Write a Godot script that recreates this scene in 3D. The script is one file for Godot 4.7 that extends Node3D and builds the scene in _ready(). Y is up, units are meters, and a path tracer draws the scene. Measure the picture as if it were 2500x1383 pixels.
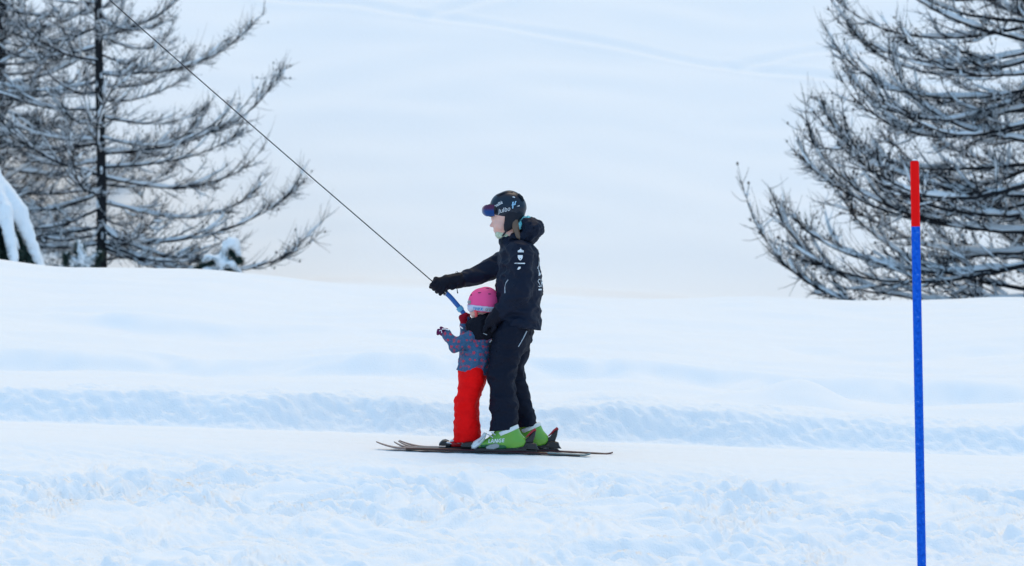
extends Node3D
# A drag-lift track in deep snow: an instructor and a child on skis, a piste marker pole, snowy larches.
# x right, y up, the camera looks along -z.  The two figures are drawn in a side elevation
# with 365 units per metre (fp), every piece with its own depth z in metres.

const U := 365.0
func fp(px: float, py: float, z: float) -> Vector3:
	return Vector3((px - 1250.0) / U, 1.141 - (py - 691.5) / U, z)

# ------------------------------------------------------------------ mesh builder
class Mb:
	var v := PackedVector3Array()
	var n := PackedVector3Array()
	var uv := PackedVector2Array()
	var ix := PackedInt32Array()
	func tri(a: int, b: int, c: int) -> void:
		ix.append(a); ix.append(b); ix.append(c)
	func commit(mat: Material) -> ArrayMesh:
		var m := ArrayMesh.new()
		if ix.is_empty():
			return m
		var ar := []
		ar.resize(Mesh.ARRAY_MAX)
		ar[Mesh.ARRAY_VERTEX] = v
		ar[Mesh.ARRAY_NORMAL] = n
		if uv.size() == v.size():
			ar[Mesh.ARRAY_TEX_UV] = uv
		ar[Mesh.ARRAY_INDEX] = ix
		m.add_surface_from_arrays(Mesh.PRIMITIVE_TRIANGLES, ar)
		m.surface_set_material(0, mat)
		return m
	# swept tube with round section; the last ring may close to a point
	func tube(pts: PackedVector3Array, rad: PackedFloat32Array, sides: int, squash := 1.0) -> void:
		var base := v.size()
		var count := pts.size()
		for k in count:
			var t: Vector3 = (pts[mini(k + 1, count - 1)] - pts[maxi(k - 1, 0)]).normalized()
			var side := t.cross(Vector3.UP)
			if side.length_squared() < 0.001:
				side = t.cross(Vector3.RIGHT)
			side = side.normalized()
			var up := side.cross(t)
			for s in sides:
				var a := TAU * s / sides
				var d := side * cos(a) + up * (sin(a) * squash)
				v.append(pts[k] + d * rad[k])
				n.append(d)
		for k in count - 1:
			for s in sides:
				var a := base + k * sides + s
				var b := base + k * sides + (s + 1) % sides
				tri(a, b, a + sides)
				tri(b, b + sides, a + sides)
	func ball(c: Vector3, r: Vector3, rows: int, cols: int) -> void:
		var base := v.size()
		for i in rows + 1:
			var th := PI * i / rows
			for j in cols:
				var ph := TAU * j / cols
				var d := Vector3(sin(th) * cos(ph), cos(th), sin(th) * sin(ph))
				v.append(c + d * r)
				n.append((d / r).normalized())
		for i in rows:
			for j in cols:
				var a := base + i * cols + j
				var b := base + i * cols + (j + 1) % cols
				tri(a, a + cols, b)
				tri(b, a + cols, b + cols)
	# flat-shaded box in the frame of a transform, with chamfered long edges left plain
	func box(xf: Transform3D, size: Vector3) -> void:
		var h := size * 0.5
		for ax in 3:
			for sg in [-1.0, 1.0]:
				var nn := Vector3.ZERO
				nn[ax] = sg
				var p := Vector3.ZERO
				var q := Vector3.ZERO
				p[(ax + 1) % 3] = h[(ax + 1) % 3]
				q[(ax + 2) % 3] = h[(ax + 2) % 3]
				var o := nn * h[ax]
				var b := v.size()
				for c in [o - p - q, o + p - q, o + p + q, o - p + q]:
					v.append(xf * c)
					n.append((xf.basis * nn).normalized())
				if sg > 0:
					tri(b, b + 2, b + 1); tri(b, b + 3, b + 2)
				else:
					tri(b, b + 1, b + 2); tri(b, b + 2, b + 3)
	# convex outline (side elevation, xy) given a thickness along z, edges rounded by an inset
	func slab(outline: PackedVector2Array, z0: float, z1: float, inset := 0.0) -> void:
		var cen := Vector2.ZERO
		for p in outline:
			cen += p
		cen /= outline.size()
		var m := outline.size()
		var area := 0.0
		for k in m:
			area += outline[k].cross(outline[(k + 1) % m])
		var turn := 1.0 if area > 0 else -1.0
		var rings := [[z0, inset], [z0 + inset, 0.0], [z1 - inset, 0.0], [z1, inset]]
		var b := v.size()
		for r in rings:
			for k in m:
				var e0: Vector2 = (outline[k] - outline[(k + m - 1) % m]).normalized()
				var e1: Vector2 = (outline[(k + 1) % m] - outline[k]).normalized()
				var e := (e0 + e1).normalized()
				var out := Vector2(e.y, -e.x) * turn
				var q: Vector2 = outline[k] - out * r[1]
				v.append(Vector3(q.x, q.y, r[0]))
				var zz := 0.0
				if r[1] > 0.0:
					zz = 0.8 if r[0] > (z0 + z1) * 0.5 else -0.8
				n.append(Vector3(out.x, out.y, zz).normalized())
		for r in 3:
			for k in m:
				var a := b + r * m + k
				var c := b + r * m + (k + 1) % m
				if turn > 0:
					tri(a, a + m, c); tri(c, a + m, c + m)
				else:
					tri(a, c, a + m); tri(c, c + m, a + m)
		var tris := Geometry2D.triangulate_polygon(outline)
		for face in [0, 3]:
			var f := v.size()
			for k in m:
				v.append(v[b + face * m + k])
				n.append(Vector3(0, 0, 1.0 if face == 3 else -1.0))
			for k in range(0, tris.size(), 3):
				var ccw := (outline[tris[k + 1]] - outline[tris[k]]).cross(outline[tris[k + 2]] - outline[tris[k]]) > 0.0
				if (face == 3) == ccw:
					tri(f + tris[k], f + tris[k + 2], f + tris[k + 1])
				else:
					tri(f + tris[k], f + tris[k + 1], f + tris[k + 2])

# ------------------------------------------------------------------ smooth bodies: a distance field meshed as surface nets
class Field:
	var a := PackedVector3Array()
	var ba := PackedVector3Array()
	var il := PackedFloat32Array()
	var ra := PackedFloat32Array()
	var dr := PackedFloat32Array()
	var zs := PackedFloat32Array()
	var kk := PackedFloat32Array()
	var cuts: Array[Plane] = []
	var noise: FastNoiseLite
	var amp := 0.0
	var nscale := Vector3.ONE
	var shell := 0.0        # > 0: only a skin of that half thickness round the surface ...
	var slab_n := Vector3.ZERO   # ... inside a slab |dot(p, n) - d| < w
	var slab_d := 0.0
	var slab_w := 1.0
	var all := PackedInt32Array()
	# tapered capsule; flat = width along z relative to the radius
	func add(p: Vector3, q: Vector3, r0: float, r1: float, k := 0.02, flat := 1.0) -> void:
		var s := 1.0 / flat
		var d := q - p
		d.z *= s
		a.append(p); ba.append(d); il.append(1.0 / maxf(d.length_squared(), 1e-9))
		ra.append(r0); dr.append(r1 - r0); zs.append(s); kk.append(k)
		all.append(all.size())
	func wrinkle(freq: float, amount: float, sc: Vector3, sd: int) -> void:
		noise = FastNoiseLite.new()
		noise.seed = sd
		noise.noise_type = FastNoiseLite.TYPE_SIMPLEX_SMOOTH
		noise.frequency = freq
		noise.fractal_type = FastNoiseLite.FRACTAL_RIDGED
		noise.fractal_octaves = 2
		amp = amount
		nscale = sc
	func dist(p: Vector3, which: PackedInt32Array) -> float:
		var d := 10.0
		for i in which:
			var q := p - a[i]
			q.z *= zs[i]
			var t := clampf(q.dot(ba[i]) * il[i], 0.0, 1.0)
			var e := (q - ba[i] * t).length() - ra[i] - dr[i] * t
			var h := kk[i] - absf(d - e)
			d = minf(d, e)
			if h > 0.0:
				d -= h * h * 0.25 / kk[i]
		if amp > 0.0 and absf(d) < 0.06:
			d -= amp * noise.get_noise_3dv(p * nscale)
		for c in cuts:
			d = maxf(d, c.distance_to(p))
		if shell > 0.0:
			d = maxf(absf(d - shell) - shell, absf(slab_n.dot(p) - slab_d) - slab_w)
		return d
	func at(p: Vector3) -> float:
		return dist(p, all)
	func near(p: Vector3, reach: float) -> PackedInt32Array:
		var out := PackedInt32Array()
		for i in all.size():
			var q := p - a[i]
			q.z *= zs[i]
			var t := clampf(q.dot(ba[i]) * il[i], 0.0, 1.0)
			if (q - ba[i] * t).length() - ra[i] - dr[i] * t < reach:
				out.append(i)
		return out
	func mesh(cell: float, mat: Material) -> ArrayMesh:
		var lo := Vector3.INF
		var hi := -Vector3.INF
		for i in a.size():
			var r := maxf(ra[i], ra[i] + dr[i])
			var e := a[i] + Vector3(ba[i].x, ba[i].y, ba[i].z / zs[i])
			var rr := Vector3(r, r, r / zs[i])
			lo = lo.min(a[i] - rr).min(e - rr)
			hi = hi.max(a[i] + rr).max(e + rr)
		var pad := cell * 3.0 + amp + shell * 2.0 + 0.012
		lo -= Vector3.ONE * pad
		hi += Vector3.ONE * pad
		var bs := 6
		var nb := Vector3i(((hi - lo) / (cell * bs)).ceil())
		var gx := nb.x * bs + 1
		var gy := nb.y * bs + 1
		var gz := nb.z * bs + 1
		var val := PackedFloat32Array()
		val.resize(gx * gy * gz)
		val.fill(1.0)
		var vid := PackedInt32Array()
		vid.resize(gx * gy * gz)
		vid.fill(-1)
		var sy := gx
		var sz := gx * gy
		var live: Array[Vector3i] = []
		var rad := cell * bs * 0.9 + amp + 0.004
		for bz in nb.z:
			for by in nb.y:
				for bx in nb.x:
					var c := lo + (Vector3(bx, by, bz) + Vector3.ONE * 0.5) * (cell * bs)
					var d := at(c)
					if absf(d) > rad * 1.25:
						if d < 0.0:
							for k in bs + 1:
								for j in bs + 1:
									for i in bs + 1:
										var g := (bx * bs + i) + (by * bs + j) * sy + (bz * bs + k) * sz
										if val[g] == 1.0:
											val[g] = d
						continue
					live.append(Vector3i(bx, by, bz))
		for b in live:
			var c := lo + (Vector3(b) + Vector3.ONE * 0.5) * (cell * bs)
			var some := near(c, rad * 2.2 + 0.05)
			for k in bs + 1:
				for j in bs + 1:
					for i in bs + 1:
						var g := (b.x * bs + i) + (b.y * bs + j) * sy + (b.z * bs + k) * sz
						if val[g] == 1.0:
							val[g] = dist(lo + Vector3(b.x * bs + i, b.y * bs + j, b.z * bs + k) * cell, some)
		var mb := Mb.new()
		for b in live:
			for k in bs:
				for j in bs:
					for i in bs:
						var x := b.x * bs + i
						var y := b.y * bs + j
						var z := b.z * bs + k
						var g := x + y * sy + z * sz
						var neg := 0
						var w := [val[g], val[g + 1], val[g + sy], val[g + sy + 1], val[g + sz], val[g + sz + 1], val[g + sz + sy], val[g + sz + sy + 1]]
						for q in 8:
							if w[q] < 0.0:
								neg += 1
						if neg == 0 or neg == 8:
							continue
						var s := Vector3.ZERO
						var cnt := 0
						for e in 12:
							var p0: int = EA[e]
							var p1: int = EB[e]
							var f0: float = w[p0]
							var f1: float = w[p1]
							if (f0 < 0.0) != (f1 < 0.0):
								var t := f0 / (f0 - f1)
								s += CO[p0].lerp(CO[p1], t)
								cnt += 1
						vid[g] = mb.v.size()
						mb.v.append(lo + (Vector3(x, y, z) + s / cnt) * cell)
						mb.n.append(Vector3.ZERO)
		for b in live:
			for k in bs:
				for j in bs:
					for i in bs:
						var x := b.x * bs + i
						var y := b.y * bs + j
						var z := b.z * bs + k
						if x == 0 or y == 0 or z == 0:
							continue
						var g := x + y * sy + z * sz
						var s0 := val[g] < 0.0
						for ax in 3:
							var st := 1 if ax == 0 else (sy if ax == 1 else sz)
							var s1 := val[g + st] < 0.0
							if s0 == s1:
								continue
							var u := sy if ax == 0 else (sz if ax == 1 else 1)
							var w2 := sz if ax == 0 else (1 if ax == 1 else sy)
							var q0 := vid[g]
							var q1 := vid[g - u]
							var q2 := vid[g - u - w2]
							var q3 := vid[g - w2]
							if q0 < 0 or q1 < 0 or q2 < 0 or q3 < 0:
								continue
							if not s0:
								var sw := q1
								q1 = q3
								q3 = sw
							var nn := (mb.v[q2] - mb.v[q0]).cross(mb.v[q3] - mb.v[q1])
							# the outside is where the value is positive
							var outw := Vector3.ZERO
							outw[ax] = 1.0 if s0 else -1.0
							if nn.dot(outw) < 0.0:
								nn = -nn
							mb.n[q0] += nn; mb.n[q1] += nn; mb.n[q2] += nn; mb.n[q3] += nn
							var cr := (mb.v[q1] - mb.v[q0]).cross(mb.v[q2] - mb.v[q0])
							if cr.dot(outw) > 0.0:
								mb.tri(q0, q2, q1); mb.tri(q0, q3, q2)
							else:
								mb.tri(q0, q1, q2); mb.tri(q0, q2, q3)
		for i in mb.n.size():
			mb.n[i] = mb.n[i].normalized()
		return mb.commit(mat)
	const EA := [0, 2, 4, 6, 0, 1, 4, 5, 0, 1, 2, 3]
	const EB := [1, 3, 5, 7, 2, 3, 6, 7, 4, 5, 6, 7]
	const CO: Array[Vector3] = [Vector3(0, 0, 0), Vector3(1, 0, 0), Vector3(0, 1, 0), Vector3(1, 1, 0), Vector3(0, 0, 1), Vector3(1, 0, 1), Vector3(0, 1, 1), Vector3(1, 1, 1)]
	# first hit of a ray, or INF
	func hit(o: Vector3, d: Vector3, far: float) -> Vector3:
		var t := 0.0
		for k in 60:
			var e := at(o + d * t)
			if e < 0.0006:
				return o + d * t
			t += maxf(e * 0.7, 0.0005)
			if t > far:
				break
		return Vector3.INF

# ------------------------------------------------------------------ materials
var M := {}
func mat(called: String, lin: Color, rough := 0.8, metal := 0.0) -> StandardMaterial3D:
	var m := StandardMaterial3D.new()
	m.resource_name = called
	m.albedo_color = lin.linear_to_srgb()
	m.roughness = rough
	m.metallic = metal
	M[called] = m
	return m
func noise_tex(freq: float, sd: int, size := 512, as_normal := false, strength := 4.0, oct := 4) -> NoiseTexture2D:
	var t := NoiseTexture2D.new()
	var nz := FastNoiseLite.new()
	nz.seed = sd
	nz.frequency = freq
	nz.fractal_octaves = oct
	t.noise = nz
	t.width = size
	t.height = size
	t.seamless = true
	t.as_normal_map = as_normal
	t.bump_strength = strength
	return t
func tri_normal(m: StandardMaterial3D, t: Texture2D, sc: float, strength: float) -> void:
	m.uv1_triplanar = true
	m.uv1_world_triplanar = true
	m.uv1_scale = Vector3.ONE * sc
	m.normal_enabled = true
	m.normal_texture = t
	m.normal_scale = strength
func cloth(m: StandardMaterial3D, t: Texture2D, sheen := 0.15) -> void:
	tri_normal(m, t, 6.0, 0.5)
	m.metallic_specular = 0.28
	m.rim_enabled = sheen > 0.0
	m.rim = sheen
	m.rim_tint = 0.5

func make_materials() -> void:
	var grain := noise_tex(0.09, 3, 512, true, 5.0, 4)
	var weave := noise_tex(0.22, 5, 256, true, 3.0, 2)
	var snow := mat("snow", Color(0.90, 0.925, 0.95), 0.85)
	snow.metallic_specular = 0.25
	tri_normal(snow, grain, 1.6, 0.55)
	var sm := mat("slope_snow", Color(0.90, 0.925, 0.95), 0.9)
	sm.metallic_specular = 0.2
	tri_normal(sm, grain, 0.35, 0.25)
	var ts := mat("tree_snow", Color(0.86, 0.89, 0.92), 0.9)
	ts.metallic_specular = 0.2
	var bark := mat("bark", Color(0.010, 0.010, 0.013), 0.95)
	tri_normal(bark, grain, 5.0, 1.0)
	mat("twig", Color(0.009, 0.010, 0.014), 0.95)
	mat("cone", Color(0.014, 0.010, 0.010), 0.95)
	var needle := mat("needle", Color(0.012, 0.040, 0.032), 0.8)
	needle.backlight_enabled = true
	needle.backlight = Color(0.02, 0.05, 0.03)
	cloth(mat("navy_shell", Color(0.0065, 0.0115, 0.028), 0.62), weave, 0.05)
	cloth(mat("navy_trouser", Color(0.005, 0.008, 0.020), 0.68), weave, 0.04)
	cloth(mat("glove_black", Color(0.005, 0.006, 0.014), 0.6), weave, 0.03)
	cloth(mat("hood_black", Color(0.006, 0.007, 0.014), 0.8), weave, 0.04)
	cloth(mat("red_trouser", Color(0.97, 0.002, 0.003), 0.75), weave, 0.0)
	cloth(mat("red_mitten", Color(0.34, 0.004, 0.02), 0.7), weave, 0.0)
	cloth(mat("purple_mitten", Color(0.11, 0.012, 0.075), 0.7), weave, 0.1)
	var kid := mat("leaf_print", Color(1, 1, 1), 0.75)
	kid.albedo_texture = leaf_print()
	kid.uv1_triplanar = true
	kid.uv1_world_triplanar = true
	kid.uv1_scale = Vector3.ONE * 3.3
	kid.rim_enabled = true
	kid.rim = 0.12
	var hl := mat("helmet_dark", Color(0.004, 0.014, 0.032), 0.35)
	hl.metallic_specular = 0.35
	hl.clearcoat_enabled = true
	hl.clearcoat = 0.25
	hl.clearcoat_roughness = 0.25
	mat("ear_pad", Color(0.007, 0.009, 0.018), 0.85)
	var hp := mat("helmet_pink", Color(1.0, 0.10, 0.30), 0.55)
	hp.metallic_specular = 0.25
	hp.clearcoat_enabled = true
	hp.clearcoat = 0.1
	hp.clearcoat_roughness = 0.3
	mat("strap_pale", Color(0.60, 0.60, 0.74), 0.7)
	mat("strap_coral", Color(0.85, 0.10, 0.10), 0.6)
	mat("strap_black", Color(0.010, 0.013, 0.022), 0.7)
	mat("skin", Color(0.80, 0.47, 0.39), 0.55)
	M.skin.subsurf_scatter_enabled = true
	M.skin.subsurf_scatter_strength = 0.15
	mat("cheek", Color(0.62, 0.24, 0.23), 0.55)
	mat("lip", Color(0.40, 0.13, 0.13), 0.5)
	mat("lash", Color(0.02, 0.014, 0.012), 0.7)
	mat("hair", Color(0.15, 0.088, 0.055), 0.5)
	var buff := mat("neck_gaiter", Color(0.72, 0.75, 0.62), 0.8)
	buff.albedo_texture = gaiter_print()
	buff.uv1_triplanar = true
	buff.uv1_world_triplanar = true
	buff.uv1_scale = Vector3.ONE * 9.0
	var lin := mat("hood_lining", Color(0.55, 0.80, 0.82), 0.8)
	lin.albedo_texture = lining_print()
	lin.uv1_triplanar = true
	lin.uv1_world_triplanar = true
	lin.uv1_scale = Vector3.ONE * 10.0
	var lens := mat("goggle_lens", Color(1, 1, 1), 0.12, 0.55)
	lens.albedo_texture = lens_tint()
	mat("white_print", Color(0.80, 0.82, 0.85), 0.7)
	mat("blue_print", Color(0.03, 0.30, 0.62), 0.7)
	mat("cyan_print", Color(0.30, 0.56, 0.78), 0.6)
	mat("zip_grey", Color(0.45, 0.50, 0.56), 0.45)
	var bg := mat("boot_green", Color(0.14, 0.38, 0.035), 0.3)
	bg.clearcoat_enabled = true
	bg.clearcoat = 0.3
	mat("boot_white", Color(0.72, 0.76, 0.76), 0.4)
	mat("boot_grey", Color(0.33, 0.34, 0.34), 0.5)
	mat("boot_dark_green", Color(0.02, 0.13, 0.05), 0.4)
	mat("boot_red", Color(0.58, 0.006, 0.012), 0.4)
	mat("binding_black", Color(0.010, 0.011, 0.014), 0.32)
	mat("binding_red", Color(0.40, 0.015, 0.025), 0.4)
	mat("steel", Color(0.55, 0.57, 0.6), 0.3, 0.9)
	mat("ski_base", Color(0.012, 0.012, 0.014), 0.4)
	mat("ski_dark", Color(0.02, 0.025, 0.035), 0.3)
	mat("ski_red", Color(0.055, 0.007, 0.012), 0.35)
	mat("ski_teal", Color(0.02, 0.12, 0.16), 0.3)
	mat("ski_tan", Color(0.26, 0.19, 0.17), 0.4)
	var tb := mat("tow_blue", Color(0.012, 0.115, 0.40), 0.45)
	tb.normal_enabled = false
	mat("tow_pale", Color(0.13, 0.42, 0.62), 0.5)
	mat("tow_dark", Color(0.015, 0.025, 0.04), 0.45)
	mat("rope", Color(0.012, 0.014, 0.022), 0.6)
	var pb := mat("pole_blue", Color(0.004, 0.10, 0.62), 0.6)
	pb.albedo_color = Color.WHITE
	pb.albedo_texture = blotches(256, 31, 0.03, [Color(0.003, 0.075, 0.50), Color(0.004, 0.10, 0.62), Color(0.010, 0.13, 0.66), Color(0.10, 0.25, 0.70)], [-0.3, 0.05, 0.52])
	pb.metallic_specular = 0.2
	tri_normal(pb, grain, 4.0, 0.25)
	var pr := mat("pole_red", Color(1.0, 0.006, 0.006), 0.6)
	pr.metallic_specular = 0.2
	tri_normal(pr, grain, 4.0, 0.25)

# red maple-like leaves scattered over blue cloth (print)
func leaf_print() -> ImageTexture:
	var rng := RandomNumberGenerator.new()
	rng.seed = 71
	var sz := 512
	var im := Image.create(sz, sz, false, Image.FORMAT_RGB8)
	var nz := FastNoiseLite.new()
	nz.seed = 4
	nz.frequency = 0.03
	var blue := Color(0.030, 0.115, 0.235).linear_to_srgb()
	var blue2 := Color(0.022, 0.080, 0.17).linear_to_srgb()
	for y in sz:
		for x in sz:
			im.set_pixel(x, y, blue.lerp(blue2, clampf(nz.get_noise_2d(x, y) + 0.5, 0, 1)))
	var red := Color(0.62, 0.010, 0.035).linear_to_srgb()
	for row in 7:
		for col in 7:
			var c := Vector2((col + 0.5 + 0.5 * (row % 2) + rng.randf_range(-0.2, 0.2)) * sz / 7.0, (row + 0.5 + rng.randf_range(-0.2, 0.2)) * sz / 7.0)
			var rot := rng.randf() * TAU
			var big := rng.randf_range(13.0, 22.0)
			var lobes := rng.randi_range(4, 6)
			for dy in range(-30, 31):
				for dx in range(-30, 31):
					var r := Vector2(dx, dy).length()
					var an := atan2(dy, dx) + rot
					var lim := big * (0.45 + 0.55 * absf(cos(an * lobes * 0.5)))
					if r < lim:
						im.set_pixel(posmod(int(c.x) + dx, sz), posmod(int(c.y) + dy, sz), red)
	return ImageTexture.create_from_image(im)
func blotches(sz: int, sd: int, freq: float, cols: Array, steps: Array) -> ImageTexture:
	var nz := FastNoiseLite.new()
	nz.seed = sd
	nz.frequency = freq
	var im := Image.create(sz, sz, false, Image.FORMAT_RGB8)
	for y in sz:
		for x in sz:
			var t := nz.get_noise_2d(x, y)
			var c: Color = cols[0]
			for k in steps.size():
				if t > steps[k]:
					c = cols[k + 1]
			im.set_pixel(x, y, c.linear_to_srgb())
	return ImageTexture.create_from_image(im)
func gaiter_print() -> ImageTexture:
	return blotches(256, 8, 0.02, [Color(0.72, 0.78, 0.62), Color(0.85, 0.87, 0.84), Color(0.55, 0.62, 0.25), Color(0.05, 0.16, 0.42)], [-0.2, 0.25, 0.38])
func lining_print() -> ImageTexture:
	return blotches(256, 12, 0.025, [Color(0.06, 0.42, 0.50), Color(0.20, 0.62, 0.70), Color(0.50, 0.78, 0.80), Color(0.75, 0.72, 0.62)], [-0.2, 0.12, 0.42])
func lens_tint() -> ImageTexture:
	var im := Image.create(64, 64, false, Image.FORMAT_RGB8)
	for y in 64:
		for x in 64:
			var t := y / 63.0
			var c := Color(0.11, 0.02, 0.06).lerp(Color(0.012, 0.055, 0.20), smoothstep(0.25, 0.6, t))
			im.set_pixel(x, y, c.linear_to_srgb())
	return ImageTexture.create_from_image(im)

# ------------------------------------------------------------------ nodes
var taken := {}
func numbered(called: String) -> String:
	taken[called] = taken.get(called, 0) + 1
	return called if taken[called] == 1 else "%s_%03d" % [called, taken[called] - 1]
func thing(called: String, label: String, category: String, at := Vector3.ZERO, group := "") -> Node3D:
	var o := Node3D.new()
	o.name = numbered(called)
	add_child(o)
	o.position = at
	o.set_meta("label", label)
	o.set_meta("category", category)
	if group:
		o.set_meta("group", group)
	return o
func part(called: String, mesh: Mesh, parent: Node3D, label := "") -> MeshInstance3D:
	var o := MeshInstance3D.new()
	o.name = called
	o.mesh = mesh
	parent.add_child(o, true)
	if label:
		o.set_meta("label", label)
	return o
func structure(called: String, mesh: Mesh, label: String) -> MeshInstance3D:
	var o := part(called, mesh, self, label)
	o.set_meta("kind", "structure")
	o.set_meta("category", "ground")
	return o

# flat print laid on a smooth body: each corner of the outline is dropped onto the surface along a ray
func print_text(f: Field, words: String, size: float, o: Vector3, u: Vector3, up: Vector3, d: Vector3, m: Material, bold := false, slant := 0.0) -> ArrayMesh:
	var tm := TextMesh.new()
	var sf := SystemFont.new()
	sf.font_names = PackedStringArray(["Droid Sans"])
	sf.font_weight = 700 if bold else 400
	tm.font = sf
	tm.text = words
	tm.font_size = 32
	tm.pixel_size = size / 32.0
	tm.depth = 0.0
	tm.curve_step = 2.0
	var ar: Array = tm.get_mesh_arrays()
	var vs: PackedVector3Array = ar[Mesh.ARRAY_VERTEX]
	var ns: PackedVector3Array = ar[Mesh.ARRAY_NORMAL]
	var mb := Mb.new()
	for i in vs.size():
		var p := o + u * (vs[i].x + slant * vs[i].y) + up * vs[i].y
		var h := f.hit(p - d * 0.25, d, 0.6)
		if h == Vector3.INF:
			h = p
		mb.v.append(h - d * (0.0045 if f.amp > 0.0 else 0.0022))
		mb.n.append(-d)
	var src = ar[Mesh.ARRAY_INDEX]
	if src == null or src.size() == 0:
		for i in vs.size():
			mb.ix.append(i)
	else:
		mb.ix = src
	return mb.commit(m)
func print_shape(f: Field, outline: PackedVector2Array, o: Vector3, u: Vector3, up: Vector3, d: Vector3, m: Material) -> ArrayMesh:
	var mb := Mb.new()
	for q in outline:
		var p := o + u * q.x + up * q.y
		var h := f.hit(p - d * 0.25, d, 0.6)
		if h == Vector3.INF:
			h = p
		mb.v.append(h - d * 0.005)
		mb.n.append(-d)
	var t := Geometry2D.triangulate_polygon(outline)
	for k in range(0, t.size(), 3):
		var cr := (mb.v[t[k + 1]] - mb.v[t[k]]).cross(mb.v[t[k + 2]] - mb.v[t[k]])
		if cr.dot(d) > 0.0:
			mb.tri(t[k], t[k + 1], t[k + 2])
		else:
			mb.tri(t[k], t[k + 2], t[k + 1])
	return mb.commit(m)

# ------------------------------------------------------------------ snow ground
var n_lump := FastNoiseLite.new()
var n_mid := FastNoiseLite.new()
var n_fine := FastNoiseLite.new()
var n_long := FastNoiseLite.new()
var n_big := FastNoiseLite.new()
var tracks: Array = []
func set_noises() -> void:
	for e in [[n_lump, 11, 1.0], [n_mid, 12, 1.0], [n_fine, 13, 1.0], [n_long, 14, 1.0], [n_big, 15, 1.0]]:
		var nz: FastNoiseLite = e[0]
		nz.seed = e[1]
		nz.frequency = e[2]
		nz.noise_type = FastNoiseLite.TYPE_SIMPLEX_SMOOTH
		nz.fractal_type = FastNoiseLite.FRACTAL_NONE
	# old ski tracks that cross the far hillside (x, z pairs)
	tracks = [
		[Vector2(-4.6, -52.6), Vector2(-2.4, -51.6), Vector2(0.4, -50.7), Vector2(2.2, -50.2), Vector2(5.6, -49.2), Vector2(9.0, -48.6)],
		[Vector2(-1.6, -51.4), Vector2(-0.2, -52.3), Vector2(1.4, -54.2), Vector2(2.4, -56.5)],
		[Vector2(4.0, -49.8), Vector2(5.4, -50.5), Vector2(7.6, -51.0), Vector2(10.0, -51.6)],
		[Vector2(-4.0, -52.8), Vector2(-2.8, -54.0), Vector2(-2.0, -56.5)],
	]
func tilt(x: float) -> float:
	return -0.0364 * 9.0 * tanh((x + 0.077) / 9.0)
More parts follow.
